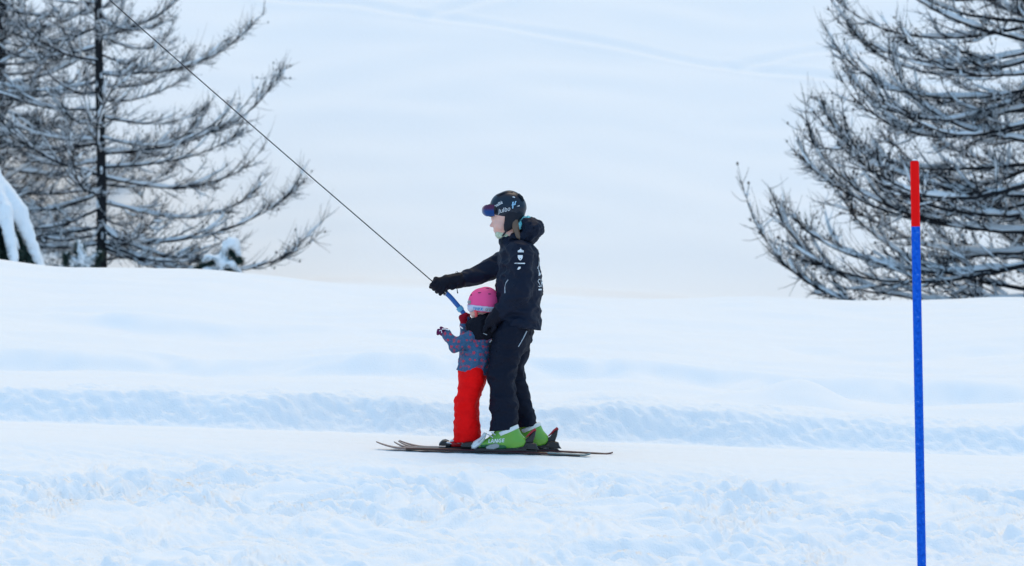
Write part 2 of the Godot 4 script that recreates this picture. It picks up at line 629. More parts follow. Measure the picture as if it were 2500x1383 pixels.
func ground(x: float, z: float) -> float:
	var h := tilt(x)
	if z > -1.2:
		# the lift track and the churned snow that falls away towards the viewer
		if z > 0.45:
			var s := z - 0.45
			h -= 0.145 * s if s < 6.0 else 0.87 + 0.9 * (1.0 - exp(-(s - 6.0) * 0.145 / 0.9))
		else:
			h += 0.036 * (0.45 - z) / 1.6
		var e := smoothstep(0.30, 1.5, z)
		if e > 0.0:
			var wx := x + 0.25 * n_lump.get_noise_2d(x * 0.9 + 7.0, z * 0.9)
			var wz := z + 0.25 * n_lump.get_noise_2d(x * 0.9, z * 0.9 + 31.0)
			var l1 := n_lump.get_noise_2d(wx * 0.8, wz * 1.1)
			var l2 := 1.0 - 2.0 * absf(n_mid.get_noise_2d(wx * 2.1, wz * 2.6))
			var l3 := 1.0 - 2.0 * absf(n_mid.get_noise_2d(wx * 5.2 + 40.0, wz * 6.0))
			var l4 := n_fine.get_noise_2d(wx * 14.0, wz * 14.0)
			var patch := smoothstep(-0.35, 0.35, n_big.get_noise_2d(x * 0.45 + 3.0, z * 0.6))
			h += e * (0.055 * l1 - (0.030 + 0.026 * patch) * l2 - (0.010 + 0.024 * patch) * l3 + 0.014 * l4)
		# runs left by skis along the track
		h += 0.005 * n_long.get_noise_2d(x * 0.25, z * 7.0) * (1.0 - e) + 0.010 * e * n_long.get_noise_2d(x * 0.5, z * 5.0)
		h += 0.0025 * n_fine.get_noise_2d(x * 9.0, z * 14.0)
		for gz in [[-0.98, 1.0], [-0.62, 2.0], [-0.36, 3.0], [0.26, 4.0], [0.47, 5.0]]:
			var off: float = z - gz[0] - 0.09 * n_big.get_noise_2d(x * 0.22, gz[1] * 17.0)
			h -= 0.016 * exp(-off * off / 0.0022) * (0.6 + 0.6 * n_big.get_noise_2d(x * 0.6, gz[1] * 9.0))
		return h
	var zb := z
	if z > -2.6:
		# edge of the cut bank: blocky and crumbling
		zb += 0.10 * n_mid.get_noise_2d(x * 0.8, 5.0) + 0.016 * n_mid.get_noise_2d(x * 3.3, z * 6.0 + 9.0) + 0.014 * n_fine.get_noise_2d(x * 9.0, z * 16.0) + 0.008 * n_fine.get_noise_2d(x * 24.0, z * 40.0)
	var rise := (0.235 + 0.05 * n_big.get_noise_2d(x * 0.5, 9.0)) * smoothstep(-1.48, -1.76, zb)
	var up := 0.038 + rise
	if zb < -1.7:
		up += 0.030 * (-1.7 - maxf(zb, -4.5))
	var crumble := smoothstep(-1.48, -1.75, z) * (1.0 - smoothstep(-1.95, -2.7, z))
	up += crumble * (0.045 * maxf(0.0, n_mid.get_noise_2d(x * 1.6, z * 2.0 + 50.0)) + 0.016 * maxf(0.0, n_fine.get_noise_2d(x * 5.0, z * 5.0)) + 0.010 * n_fine.get_noise_2d(x * 13.0, z * 13.0))
	# second, softer bank
	if z < -3.2:
		var zc := z + 0.25 * n_mid.get_noise_2d(x * 0.7, 77.0) + 0.10 * n_mid.get_noise_2d(x * 2.4, z * 1.5)
		var soft := 0.85 + 0.22 * n_big.get_noise_2d(x * 0.3, 4.0)
		up += 0.20 * soft * smoothstep(-4.30, -4.75, zc)
		if z < -4.8:
			var f := clampf((-4.8 - z) / 11.2, 0.0, 1.0)
			var crest := 0.885 + (0.034 if x < 0.0 else 0.016) * absf(x) * absf(x) / (absf(x) + 0.6)
			up = lerpf(up, maxf(up, crest), f * f * (3.0 - 2.0 * f) * 0.45 + f * 0.55)
	# wind ripples and old runs that lie along the slope
	var q := smoothstep(-1.9, -2.6, z)
	var qe := q * (1.0 - smoothstep(-14.0, -18.0, z))
	up += qe * (0.050 * n_long.get_noise_2d(x * 0.26, z * 0.95) + 0.016 * n_long.get_noise_2d(x * 0.8 + 20.0, z * 2.2) + 0.006 * n_mid.get_noise_2d(x * 2.0, z * 5.0))
	# a low step higher up
	if z < -6.5:
		up += 0.085 * (0.8 + 0.5 * n_big.get_noise_2d(x * 0.4, 30.0)) * smoothstep(-7.6, -8.0, z + 0.5 * n_mid.get_noise_2d(x * 0.35, 60.0) + 0.12 * n_mid.get_noise_2d(x * 1.7, z * 1.5))
	# a mound on the terrace
	up += 0.17 * exp(-(pow((x - 2.15) / 0.32, 2.0) + pow((z + 3.3) / 0.35, 2.0))) + 0.05 * exp(-(pow((x - 1.62) / 0.2, 2.0) + pow((z + 3.2) / 0.3, 2.0)))
	h += up
	if z < -16.0:
		# behind the crest a hollow, then the hillside
		var side := smoothstep(1.0, 5.0, absf(x))
		var s := -16.0 - z
		h -= (0.10 + 0.30 * side) * smoothstep(0.0, 8.0, s) - 0.004 * maxf(s - 8.0, 0.0)
		h += 0.05 * n_big.get_noise_2d(x * 0.15, z * 0.15)
		if z < -37.0:
			var r := -37.0 - z
			h += 0.40 * (r * r / (r + 3.0))
			h += (0.15 * n_big.get_noise_2d(x * 0.06, z * 0.08) + 0.045 * n_big.get_noise_2d(x * 0.35, z * 0.6)) * smoothstep(0.0, 4.0, r)
			if z > -60.0 and absf(x) < 12.0:
				var p := Vector2(x, z)
				for t in tracks:
					var best := 9.0
					for k in t.size() - 1:
						best = minf(best, p.distance_to(Geometry2D.get_closest_point_to_segment(p, t[k], t[k + 1])))
					if best < 0.6:
						h -= 0.036 * exp(-pow(best / 0.12, 2.0)) - 0.018 * exp(-pow((best - 0.28) / 0.1, 2.0))
	return h
func steps(list: Array) -> PackedFloat32Array:
	# [from, to, step] runs joined to one list
	var out := PackedFloat32Array()
	for e in list:
		var cnt := maxi(1, int(round(absf(e[1] - e[0]) / e[2])))
		for k in cnt:
			out.append(lerpf(e[0], e[1], float(k) / cnt))
	out.append(list[-1][1])
	return out
func sheet(xs: PackedFloat32Array, zs: PackedFloat32Array, m: Material) -> ArrayMesh:
	var nx := xs.size()
	var nz := zs.size()
	var hh := PackedFloat32Array()
	hh.resize(nx * nz)
	for j in nz:
		for i in nx:
			hh[j * nx + i] = ground(xs[i], zs[j])
	var mb := Mb.new()
	mb.v.resize(nx * nz)
	mb.n.resize(nx * nz)
	mb.ix.resize((nx - 1) * (nz - 1) * 6)
	var w := 0
	for j in nz:
		var j0 := maxi(j - 1, 0)
		var j1 := mini(j + 1, nz - 1)
		for i in nx:
			var i0 := maxi(i - 1, 0)
			var i1 := mini(i + 1, nx - 1)
			var g := j * nx + i
			mb.v[g] = Vector3(xs[i], hh[g], zs[j])
			mb.n[g] = Vector3(-(hh[j * nx + i1] - hh[j * nx + i0]) / (xs[i1] - xs[i0]), 1.0, -(hh[j1 * nx + i] - hh[j0 * nx + i]) / (zs[j1] - zs[j0])).normalized()
			if i < nx - 1 and j < nz - 1:
				# z falls with j
				mb.ix[w] = g; mb.ix[w + 1] = g + nx; mb.ix[w + 2] = g + 1
				mb.ix[w + 3] = g + 1; mb.ix[w + 4] = g + nx; mb.ix[w + 5] = g + nx + 1
				w += 6
	return mb.commit(m)

# ------------------------------------------------------------------ larches
var branch_kinds: Array = []
func bent(rng: RandomNumberGenerator, start: Vector3, dir: Vector3, length: float, lift: float, wob: float, count: int) -> PackedVector3Array:
	var pts := PackedVector3Array([start])
	var d := dir.normalized()
	var p := start
	for k in count:
		d = (d + Vector3(rng.randf_range(-wob, wob), lift / count + rng.randf_range(-wob, wob), rng.randf_range(-wob, wob))).normalized()
		p += d * (length / count)
		pts.append(p)
	return pts
func taper(r0: float, r1: float, count: int) -> PackedFloat32Array:
	var r := PackedFloat32Array()
	for k in count:
		r.append(lerpf(r0, r1, float(k) / (count - 1)))
	return r
func snow_on(mb: Mb, pts: PackedVector3Array, wood: PackedFloat32Array, thick: float, rng: RandomNumberGenerator, gap: float, sides: int) -> void:
	# ridges of snow lying on the upper side, broken here and there
	var run := PackedVector3Array()
	var rad := PackedFloat32Array()
	for k in pts.size():
		var lay := rng.randf() > gap and k < pts.size() - 1
		if lay:
			var t := thick * rng.randf_range(0.6, 1.25)
			run.append(pts[k] + Vector3(0, wood[k] * 0.7 + t * 0.55, 0))
			rad.append(t)
		if (not lay or k == pts.size() - 1) and run.size() > 0:
			if run.size() > 1:
				rad[0] *= 0.3
				rad[rad.size() - 1] *= 0.25
				mb.tube(run, rad, sides, 0.8)
			run = PackedVector3Array()
			rad = PackedFloat32Array()
func larch_bough(sd: int) -> Array:
	var rng := RandomNumberGenerator.new()
	rng.seed = sd
	var wood := Mb.new()
	var snow := Mb.new()
	var cones := Mb.new()
	var length := 3.0
	var seg := 18
	# out level or sagging, then sweeping up at the end
	var pts := PackedVector3Array([Vector3.ZERO])
	var p := Vector3.ZERO
	var pitch0 := rng.randf_range(-0.22, 0.08)
	var pitch1 := rng.randf_range(0.75, 1.2)
	var yaw := 0.0
	for k in seg:
		var t := (k + 0.5) / seg
		var pitch := lerpf(pitch0, pitch1, pow(t, 1.9)) + rng.randf_range(-0.07, 0.07)
		yaw += rng.randf_range(-0.07, 0.07)
		p += Vector3(cos(pitch) * cos(yaw), sin(pitch), cos(pitch) * sin(yaw)) * (length / seg)
		pts.append(p)
	var wr := taper(0.026, 0.0045, seg + 1)
	wood.tube(pts, wr, 6)
	snow_on(snow, pts.slice(0, seg - 3), wr, 0.040, rng, 0.10, 6)
	for s in 31:
		var t := rng.randf_range(0.08, 0.98)
		var fi := t * seg
		var k := mini(int(fi), seg - 1)
		var o := pts[k].lerp(pts[k + 1], fi - k)
		var tang := (pts[k + 1] - pts[k]).normalized()
		var sgn := 1.0 if s % 2 == 0 else -1.0
		var lat := Vector3(-tang.z, 0, tang.x).normalized() * sgn
		var fork := rng.randf() < 0.16
		var dir := tang * rng.randf_range(0.5, 1.1) + lat * rng.randf_range(0.35, 1.0) + Vector3(0, rng.randf_range(-0.55, 0.25), 0)
		var ln := rng.randf_range(0.25, 0.75) * (1.2 - 0.8 * t)
		if fork:
			ln = rng.randf_range(0.8, 1.25) * (1.2 - 0.7 * t)
			dir = tang * 1.2 + lat * rng.randf_range(0.3, 0.8)
		var sp := bent(rng, o, dir, ln, rng.randf_range(0.3, 1.0), 0.13, 7)
		var sr := taper(0.009 if not fork else 0.013, 0.003, 8)
		wood.tube(sp, sr, 4)
		snow_on(snow, sp, sr, 0.020 if not fork else 0.027, rng, 0.25, 5)
		var tw := 8 if not fork else 14
		for w in tw:
			var f2 := rng.randf_range(0.1, 1.0) * 6.99
			var k2 := int(f2)
			var o2 := sp[k2].lerp(sp[k2 + 1], f2 - k2)
			var tg := (sp[k2 + 1] - sp[k2]).normalized()
			var d2 := tg * rng.randf_range(0.3, 1.0) + Vector3(rng.randf_range(-0.8, 0.8), rng.randf_range(-0.8, 0.7), rng.randf_range(-0.8, 0.8))
			var tp := bent(rng, o2, d2, rng.randf_range(0.08, 0.30), rng.randf_range(0.0, 0.9), 0.15, 3)
			var tr := taper(0.0044, 0.0018, 4)
			wood.tube(tp, tr, 3)
			if rng.randf() < 0.42:
				snow_on(snow, tp, tr, 0.0085, rng, 0.12, 4)
			if rng.randf() < 0.10:
				cones.ball(tp[rng.randi_range(1, 3)] + Vector3(0, 0.012, 0), Vector3(0.013, 0.018, 0.013), 4, 5)
	# long bare whips at the end
	for s in 13:
		var k := rng.randi_range(seg - 11, seg - 1)
		var tang := (pts[k + 1] - pts[k]).normalized()
		var dir := tang + Vector3(rng.randf_range(-0.5, 0.3), rng.randf_range(-0.3, 0.3), rng.randf_range(-0.7, 0.7))
		var wp := bent(rng, pts[k], dir, rng.randf_range(0.35, 0.85), 0.9, 0.06, 6)
		wood.tube(wp, taper(0.0042, 0.0012, 7), 3)
	return [wood.commit(M.twig), snow.commit(M.tree_snow), cones.commit(M.cone)]
func add_bough(tree: Node3D, kind: int, y: float, azimuth: float, size: float, lean := 0.0, roll := 0.0) -> void:
	var k: Array = branch_kinds[kind % branch_kinds.size()]
	var b := part("branch", k[0], tree)
	b.transform = Transform3D(Basis(Vector3.UP, azimuth) * Basis(Vector3.BACK, lean) * Basis(Vector3.RIGHT, roll).scaled(Vector3.ONE * size), Vector3(0, y, 0))
	part("snow", k[1], b).set_meta("kind", "stuff")
	part("cones", k[2], b).set_meta("kind", "stuff")
func larch(label: String, at: Vector3, height: float, r0: float, sd: int, reach: float, low: float, dens := 1.0, heroes := []) -> Node3D:
	var t := thing("larch_tree", label, "tree", at, "snowy larches behind the crest")
	var rng := RandomNumberGenerator.new()
	rng.seed = sd
	var pts := PackedVector3Array()
	var rad := PackedFloat32Array()
	for k in 25:
		var f := k / 24.0
		pts.append(Vector3(0.03 * sin(f * 9.0 + sd), -0.4 + f * (height + 0.4), 0.03 * cos(f * 7.0 + sd)))
		rad.append(r0 * (1.0 - 0.93 * f) * (1.0 + 0.05 * sin(k * 2.1)))
	var mb := Mb.new()
	mb.tube(pts, rad, 10)
	var tr := part("trunk", mb.commit(M.bark), t)
	# snow plastered on the trunk in patches
	var sn := Mb.new()
	for k in 46:
		var y := rng.randf_range(0.2, height * 0.8)
		var a := rng.randf() * TAU
		var r := r0 * (1.0 - 0.93 * (y + 0.4) / (height + 0.4))
		sn.ball(Vector3(cos(a) * r * 0.93 + 0.02, y, sin(a) * r * 0.93), Vector3(0.022, rng.randf_range(0.02, 0.07), 0.022), 5, 6)
	part("snow", sn.commit(M.tree_snow), tr).set_meta("kind", "stuff")
	for hb in heroes:
		add_bough(t, hb[0], hb[1], hb[2], hb[3], hb[4] if hb.size() > 4 else 0.0)
	var y := low
	var az := rng.randf() * TAU
	while y < height * 0.95:
		var f := y / height
		az += 2.4 + rng.randf_range(-0.4, 0.4)
		var size := reach / 3.0 * (1.0 - 0.80 * f) * rng.randf_range(0.72, 1.1)
		add_bough(t, rng.randi() % branch_kinds.size(), y, az, size, rng.randf_range(-0.28, 0.24), rng.randf_range(-0.6, 0.6))
		y += (0.075 + 0.03 * f) / dens * rng.randf_range(0.5, 1.5)
	return t

# ------------------------------------------------------------------ small snowed-in evergreens
func needle_spray(mb: Mb, from: Vector3, to: Vector3, rng: RandomNumberGenerator, count: int, ln: float) -> void:
	var d := (to - from)
	for k in count:
		var o := from + d * rng.randf()
		var e := (d.normalized() * rng.randf_range(0.2, 1.0) + Vector3(rng.randf_range(-1, 1), rng.randf_range(-1.0, 0.5), rng.randf_range(-1, 1)) * 0.8).normalized() * ln * rng.randf_range(0.6, 1.2)
		var s := e.cross(Vector3(rng.randf_range(-1, 1), 1, rng.randf_range(-1, 1))).normalized() * ln * 0.10
		var b := mb.v.size()
		mb.v.append(o - s); mb.v.append(o + s); mb.v.append(o + e)
		var nn := s.cross(e).normalized()
		for q in 3:
			mb.n.append(nn)
		mb.tri(b, b + 2, b + 1)
func snow_fir(label: String, at: Vector3, boughs: Array, cell: float, sd: int, called := "snowed_fir", dense := 0) -> Node3D:
	# boughs: [from, mid, to, thickness of snow]; the snow lies on top, needles hang below
	var t := thing(called, label, "tree", at)
	var rng := RandomNumberGenerator.new()
	rng.seed = sd
	var f := Field.new()
	f.wrinkle(5.0, 0.02, Vector3.ONE, sd)
	var green := Mb.new()
	var wood := Mb.new()
	for b in boughs:
		var p0: Vector3 = b[0]
		var p1: Vector3 = b[1]
		var p2: Vector3 = b[2]
		var r: float = b[3]
		f.add(p0, p1, r * 0.8, r, 0.05)
		f.add(p1, p2, r, r * 0.45, 0.05)
		var dn := Vector3(0, -r * 0.9, 0)
		wood.tube(PackedVector3Array([p0 + dn, p1 + dn, p2 + dn]), PackedFloat32Array([0.02, 0.014, 0.005]), 5)
		needle_spray(green, p0 + dn, p1 + dn, rng, 420, 0.13)
		needle_spray(green, p1 + dn, p2 + dn, rng, 420, 0.13)
	for k in dense:
		var an := rng.randf() * TAU
		var rr := rng.randf_range(0.1, 0.55)
		var tp: float = boughs[0][0].y
		needle_spray(green, Vector3(cos(an) * rr * 0.4, tp * rng.randf_range(0.35, 0.75), sin(an) * rr * 0.4), Vector3(cos(an) * rr, rng.randf_range(0.0, 0.25), sin(an) * rr), rng, 200, 0.12)
	part("snow", f.mesh(cell, M.tree_snow), t)
	part("needles", green.commit(M.needle), t).set_meta("kind", "stuff")
	part("twigs", wood.commit(M.bark), t).set_meta("kind", "stuff")
	return t

# ------------------------------------------------------------------ skis
func ski(label: String, center: Vector3, length: float, top: Material, tip: Material, waist: float, tail_mat: Material, yaw := 0.0) -> Node3D:
	# local +x is the tail; the ski lies on the snow, the tip (-x) turns up
	var t := thing("ski", label, "ski", center, "skis")
	t.rotation = Vector3(0, yaw, -atan(0.0364))
	var parts := [["ski_body", -0.36, 0.30, top], ["tip", -0.5, -0.36, tip], ["tail", 0.30, 0.5, tail_mat]]
	for e in parts:
		var mb := Mb.new()
		var cnt := 22
		for k in cnt + 1:
			var f: float = lerpf(e[1], e[2], float(k) / cnt)
			var x := f * length
			var u := absf(f) * 2.0
			var hw := waist * (0.5 + 0.24 * u * u) 
			var tipf := clampf((-f - 0.40) / 0.10, 0.0, 1.0)
			var tailf := clampf((f - 0.465) / 0.035, 0.0, 1.0)
			hw *= sqrt(maxf(0.02, 1.0 - tipf * tipf * 0.97)) * (1.0 - 0.45 * tailf * tailf)
			var lift := 0.0
			if f < -0.36:
				lift = 0.040 * pow((-f - 0.36) / 0.14, 2.0)
			elif f > 0.46:
				lift = 0.012 * pow((f - 0.46) / 0.04, 2.0)
			var th := 0.017 - 0.010 * u * u
			for c in [[lift, -hw, -1.0], [lift, hw, -1.0], [lift + th, hw * 0.94, 1.0], [lift + th, -hw * 0.94, 1.0]]:
				mb.v.append(Vector3(x, c[0], c[1]))
				mb.n.append(Vector3(0, c[2], signf(c[1]) * 0.7).normalized())
			if k > 0:
				var b := (k - 1) * 4
				for q in 4:
					var a0 := b + q
					var a1 := b + (q + 1) % 4
					mb.tri(a0, a1, a0 + 4)
					mb.tri(a1, a1 + 4, a0 + 4)
		part(e[0], mb.commit(e[3]), t)
	# steel edge on the camera side and the far side
	for sg in [-1.0, 1.0]:
		var pts := PackedVector3Array()
		for k in 15:
			var f := lerpf(-0.36, 0.45, k / 14.0)
			pts.append(Vector3(f * length, 0.002, sg * waist * (0.5 + 0.24 * 4.0 * f * f)))
		var eb := Mb.new()
		eb.tube(pts, taper(0.004, 0.004, 15), 5)
		part("steel_edge", eb.commit(M.ski_base), t)
	return t
func binding(s: Node3D, x: float, boot: float, wide: float, red: bool) -> void:
	# toe piece, base plate and heel piece; x = middle of the boot in the frame of the ski
	var pl := Mb.new()
	var y0 := 0.016
	var q := PackedVector2Array()
	for c in [[-0.60, 0.0], [-0.58, 0.010], [0.68, 0.010], [0.72, 0.0]]:
		q.append(Vector2(x + boot * c[0], y0 + c[1]))
	pl.slab(q, -wide * 0.45, wide * 0.45, 0.003)
	part("binding_plate", pl.commit(M.binding_black), s)
	var toe := Mb.new()
	q = PackedVector2Array()
	for c in [[-0.78, 0.012], [-0.78, 0.026], [-0.70, 0.046], [-0.60, 0.052], [-0.50, 0.044], [-0.44, 0.030], [-0.44, 0.012]]:
		q.append(Vector2(x + boot * c[0], y0 + c[1]))
	toe.slab(q, -wide * 0.5, wide * 0.5, 0.006)
	var tn := part("toe_piece", toe.commit(M.binding_black), s)
	for sg in [-1.0, 1.0]:
		var wing := Mb.new()
		wing.tube(PackedVector3Array([Vector3(x - boot * 0.60, y0 + 0.036, sg * wide * 0.30), Vector3(x - boot * 0.50, y0 + 0.034, sg * wide * 0.52), Vector3(x - boot * 0.42, y0 + 0.028, sg * wide * 0.46)]), PackedFloat32Array([0.008, 0.009, 0.005]), 6)
		part("toe_wing", wing.commit(M.steel), tn)
	for sg in [-1.0, 1.0]:
		var brake := Mb.new()
		brake.tube(PackedVector3Array([Vector3(x + boot * 0.10, y0 + 0.012, sg * wide * 0.56), Vector3(x + boot * 0.36, y0 + 0.022, sg * wide * 0.60), Vector3(x + boot * 0.52, y0 + 0.032, sg * wide * 0.58)]), PackedFloat32Array([0.004, 0.004, 0.006]), 6)
		part("brake_arm", brake.commit(M.binding_black), s)
	var heel := Mb.new()
	q = PackedVector2Array()
	var tall := 1.0 if red else 0.62
	for c in [[0.46, 0.012], [0.43, 0.034], [0.48, 0.060 * tall], [0.60, 0.064 * tall], [0.70, 0.052 * tall], [0.72, 0.03], [0.76, 0.012]]:
		q.append(Vector2(x + boot * c[0], y0 + c[1]))
	heel.slab(q, -wide * 0.46, wide * 0.46, 0.007)
	var hn := part("heel_piece", heel.commit(M.binding_black), s)
	var lev := Mb.new()
	q = PackedVector2Array()
	if red:
		for c in [[0.36, 0.050], [0.52, 0.090], [0.63, 0.135], [0.68, 0.140], [0.665, 0.10], [0.62, 0.052]]:
			q.append(Vector2(x + boot * c[0], y0 + c[1]))
	else:
		for c in [[0.44, 0.036], [0.52, 0.052], [0.66, 0.066], [0.69, 0.060], [0.64, 0.036]]:
			q.append(Vector2(x + boot * c[0], y0 + c[1]))
	lev.slab(q, -wide * 0.30, wide * 0.30, 0.006)
	part("heel_lever", lev.commit(M.binding_black), hn)
	if red:
		var tipm := Mb.new()
		tipm.tube(PackedVector3Array([Vector3(x + boot * 0.49, y0 + 0.092, 0), Vector3(x + boot * 0.60, y0 + 0.130, 0), Vector3(x + boot * 0.665, y0 + 0.147, 0), Vector3(x + boot * 0.685, y0 + 0.140, 0)]), PackedFloat32Array([0.004, 0.009, 0.011, 0.004]), 8)
		for i in tipm.v.size():
			tipm.v[i].z *= 1.9
		part("lever_tip", tipm.commit(M.binding_red), hn, "dark red tip of the heel lever")

func _ready() -> void:
	# ---- camera, sky, sun, exposure
	var cam := Camera3D.new()
	cam.name = "camera"
	add_child(cam)
	var at := CameraAttributesPhysical.new()
	at.frustum_focal_length = 190.0
	at.frustum_focus_distance = 30.0
	at.exposure_aperture = 5.2
	at.frustum_near = 0.5
	at.frustum_far = 900.0
	cam.attributes = at
	cam.fov = rad_to_deg(2.0 * atan(1.8945 / 30.0))
	cam.near = 0.5
	cam.far = 900.0
	cam.look_at_from_position(Vector3(0, 1.31, 30), Vector3(0, 1.141, 0))
	cam.current = true
	var env := Environment.new()
	env.background_mode = Environment.BG_SKY
	var sky := Sky.new()
	var sk := ProceduralSkyMaterial.new()
	sk.sky_top_color = Color(0.315, 0.585, 0.905).linear_to_srgb()
	sk.sky_horizon_color = Color(0.315, 0.585, 0.905).linear_to_srgb()
	sk.sky_curve = 0.2
	sk.ground_bottom_color = Color(0.6, 0.7, 0.8)
	sk.ground_horizon_color = Color(0.6, 0.7, 0.8)
	sk.sky_energy_multiplier = 1.0
	sky.sky_material = sk
	env.sky = sky
	env.tonemap_mode = Environment.TONE_MAPPER_LINEAR
	env.tonemap_exposure = 1.2
	env.sdfgi_enabled = true
	env.ssao_enabled = true
	env.ssil_enabled = true
	var we := WorldEnvironment.new()
	we.environment = env
	add_child(we)
	var sun := DirectionalLight3D.new()
	sun.name = "veiled_sun"
	sun.light_energy = 0.4
	sun.light_color = Color(1.0, 0.925, 0.82)
	sun.light_angular_distance = 40.0
	sun.shadow_enabled = true
	add_child(sun)
	sun.look_at_from_position(Vector3.ZERO, Vector3(-0.15, -1.0, 0.34))
	make_materials()
	set_noises()
	# ---- ground
	var xs := steps([[-60.0, -12.0, 2.0], [-12.0, -4.6, 0.09], [-4.6, 4.6, 0.024], [4.6, 12.0, 0.09], [12.0, 60.0, 2.0]])
	var zn := steps([[60.0, 8.0, 1.5], [8.0, 4.6, 0.08], [4.6, 0.3, 0.022], [0.3, -1.25, 0.035], [-1.25, -2.1, 0.014], [-2.1, -4.2, 0.04], [-4.2, -5.2, 0.025], [-5.2, -17.0, 0.075], [-17.0, -37.0, 0.4]])
	structure("snow_ground", sheet(xs, zn, M.snow), "churned and groomed snow with the lift track and cut banks")
	var xf := steps([[-160.0, -12.0, 6.0], [-12.0, 12.0, 0.10], [12.0, 160.0, 6.0]])
	var zf := steps([[-37.0, -46.0, 0.3], [-46.0, -58.0, 0.09], [-58.0, -110.0, 2.0], [-110.0, -400.0, 10.0]])
	structure("hillside", sheet(xf, zf, M.slope_snow), "pale open snow slope rising behind the trees")
	build_pole()
	build_people()
	build_tow()
	build_trees()

func build_pole() -> void:
	var g := ground(2.425, 3.5)
	var t := thing("marker_pole", "tall blue piste marker pole with a red top, stuck in the churned snow", "pole", Vector3(2.425, g, 3.5))
	var top := Vector3(-0.045, 1.885 - g, 0.0)
	var cut := top * 0.842
	var r := 0.0262
	var lo := Mb.new()
	lo.tube(PackedVector3Array([Vector3(0.005, -0.25, 0), Vector3.ZERO, top * 0.4, cut]), taper(r, r, 4), 24)
	part("pole_shaft", lo.commit(M.pole_blue), t)
	var hi := Mb.new()
	var e := top.normalized()
	hi.tube(PackedVector3Array([cut, top - e * 0.012, top - e * 0.003, top]), PackedFloat32Array([r, r, r * 0.8, 0.001]), 24)
	part("pole_top", hi.commit(M.pole_red), t, "bright red top section of the pole")
	var cap := Mb.new()
	cap.ball(top + Vector3(0, 0.001, 0), Vector3(r * 0.6, 0.008, r * 0.6), 6, 10)
	part("snow_cap", cap.commit(M.tree_snow), t)

# glove or mitten round a bar: axis = direction of the bar
func grip(f: Field, c: Vector3, axis: Vector3, back: Vector3, bar: float, finger: float, span: float) -> void:
	var ax := axis.normalized()
	var bk := (back - ax * back.dot(ax)).normalized()
	var sd := ax.cross(bk)
	var rr := bar + finger * 0.8
	f.add(c + bk * rr - ax * span * 0.4, c + bk * rr + ax * span * 0.4, finger * 1.45, finger * 1.45, 0.012)
	for k in 4:
		var o := c + ax * (span * (k / 3.0 - 0.5))
		var ln: float = [0.9, 1.0, 0.97, 0.82][k]
		var pts: Array[Vector3] = []
		for s in 4:
			var an := (0.35 + s * 0.85) * ln
			pts.append(o + (bk * cos(an) + sd * sin(an)) * rr)
		for s in 3:
			f.add(pts[s], pts[s + 1], finger * (1.0 - 0.06 * s), finger * (0.95 - 0.06 * s), 0.004)
	var th0 := c + bk * rr - ax * span * 0.55
	f.add(th0, c - sd * rr - ax * span * 0.45, finger * 1.1, finger, 0.006)
	f.add(c - sd * rr - ax * span * 0.45, c - bk * rr * 0.7 - sd * rr * 0.6 - ax * span * 0.2, finger, finger * 0.85, 0.004)

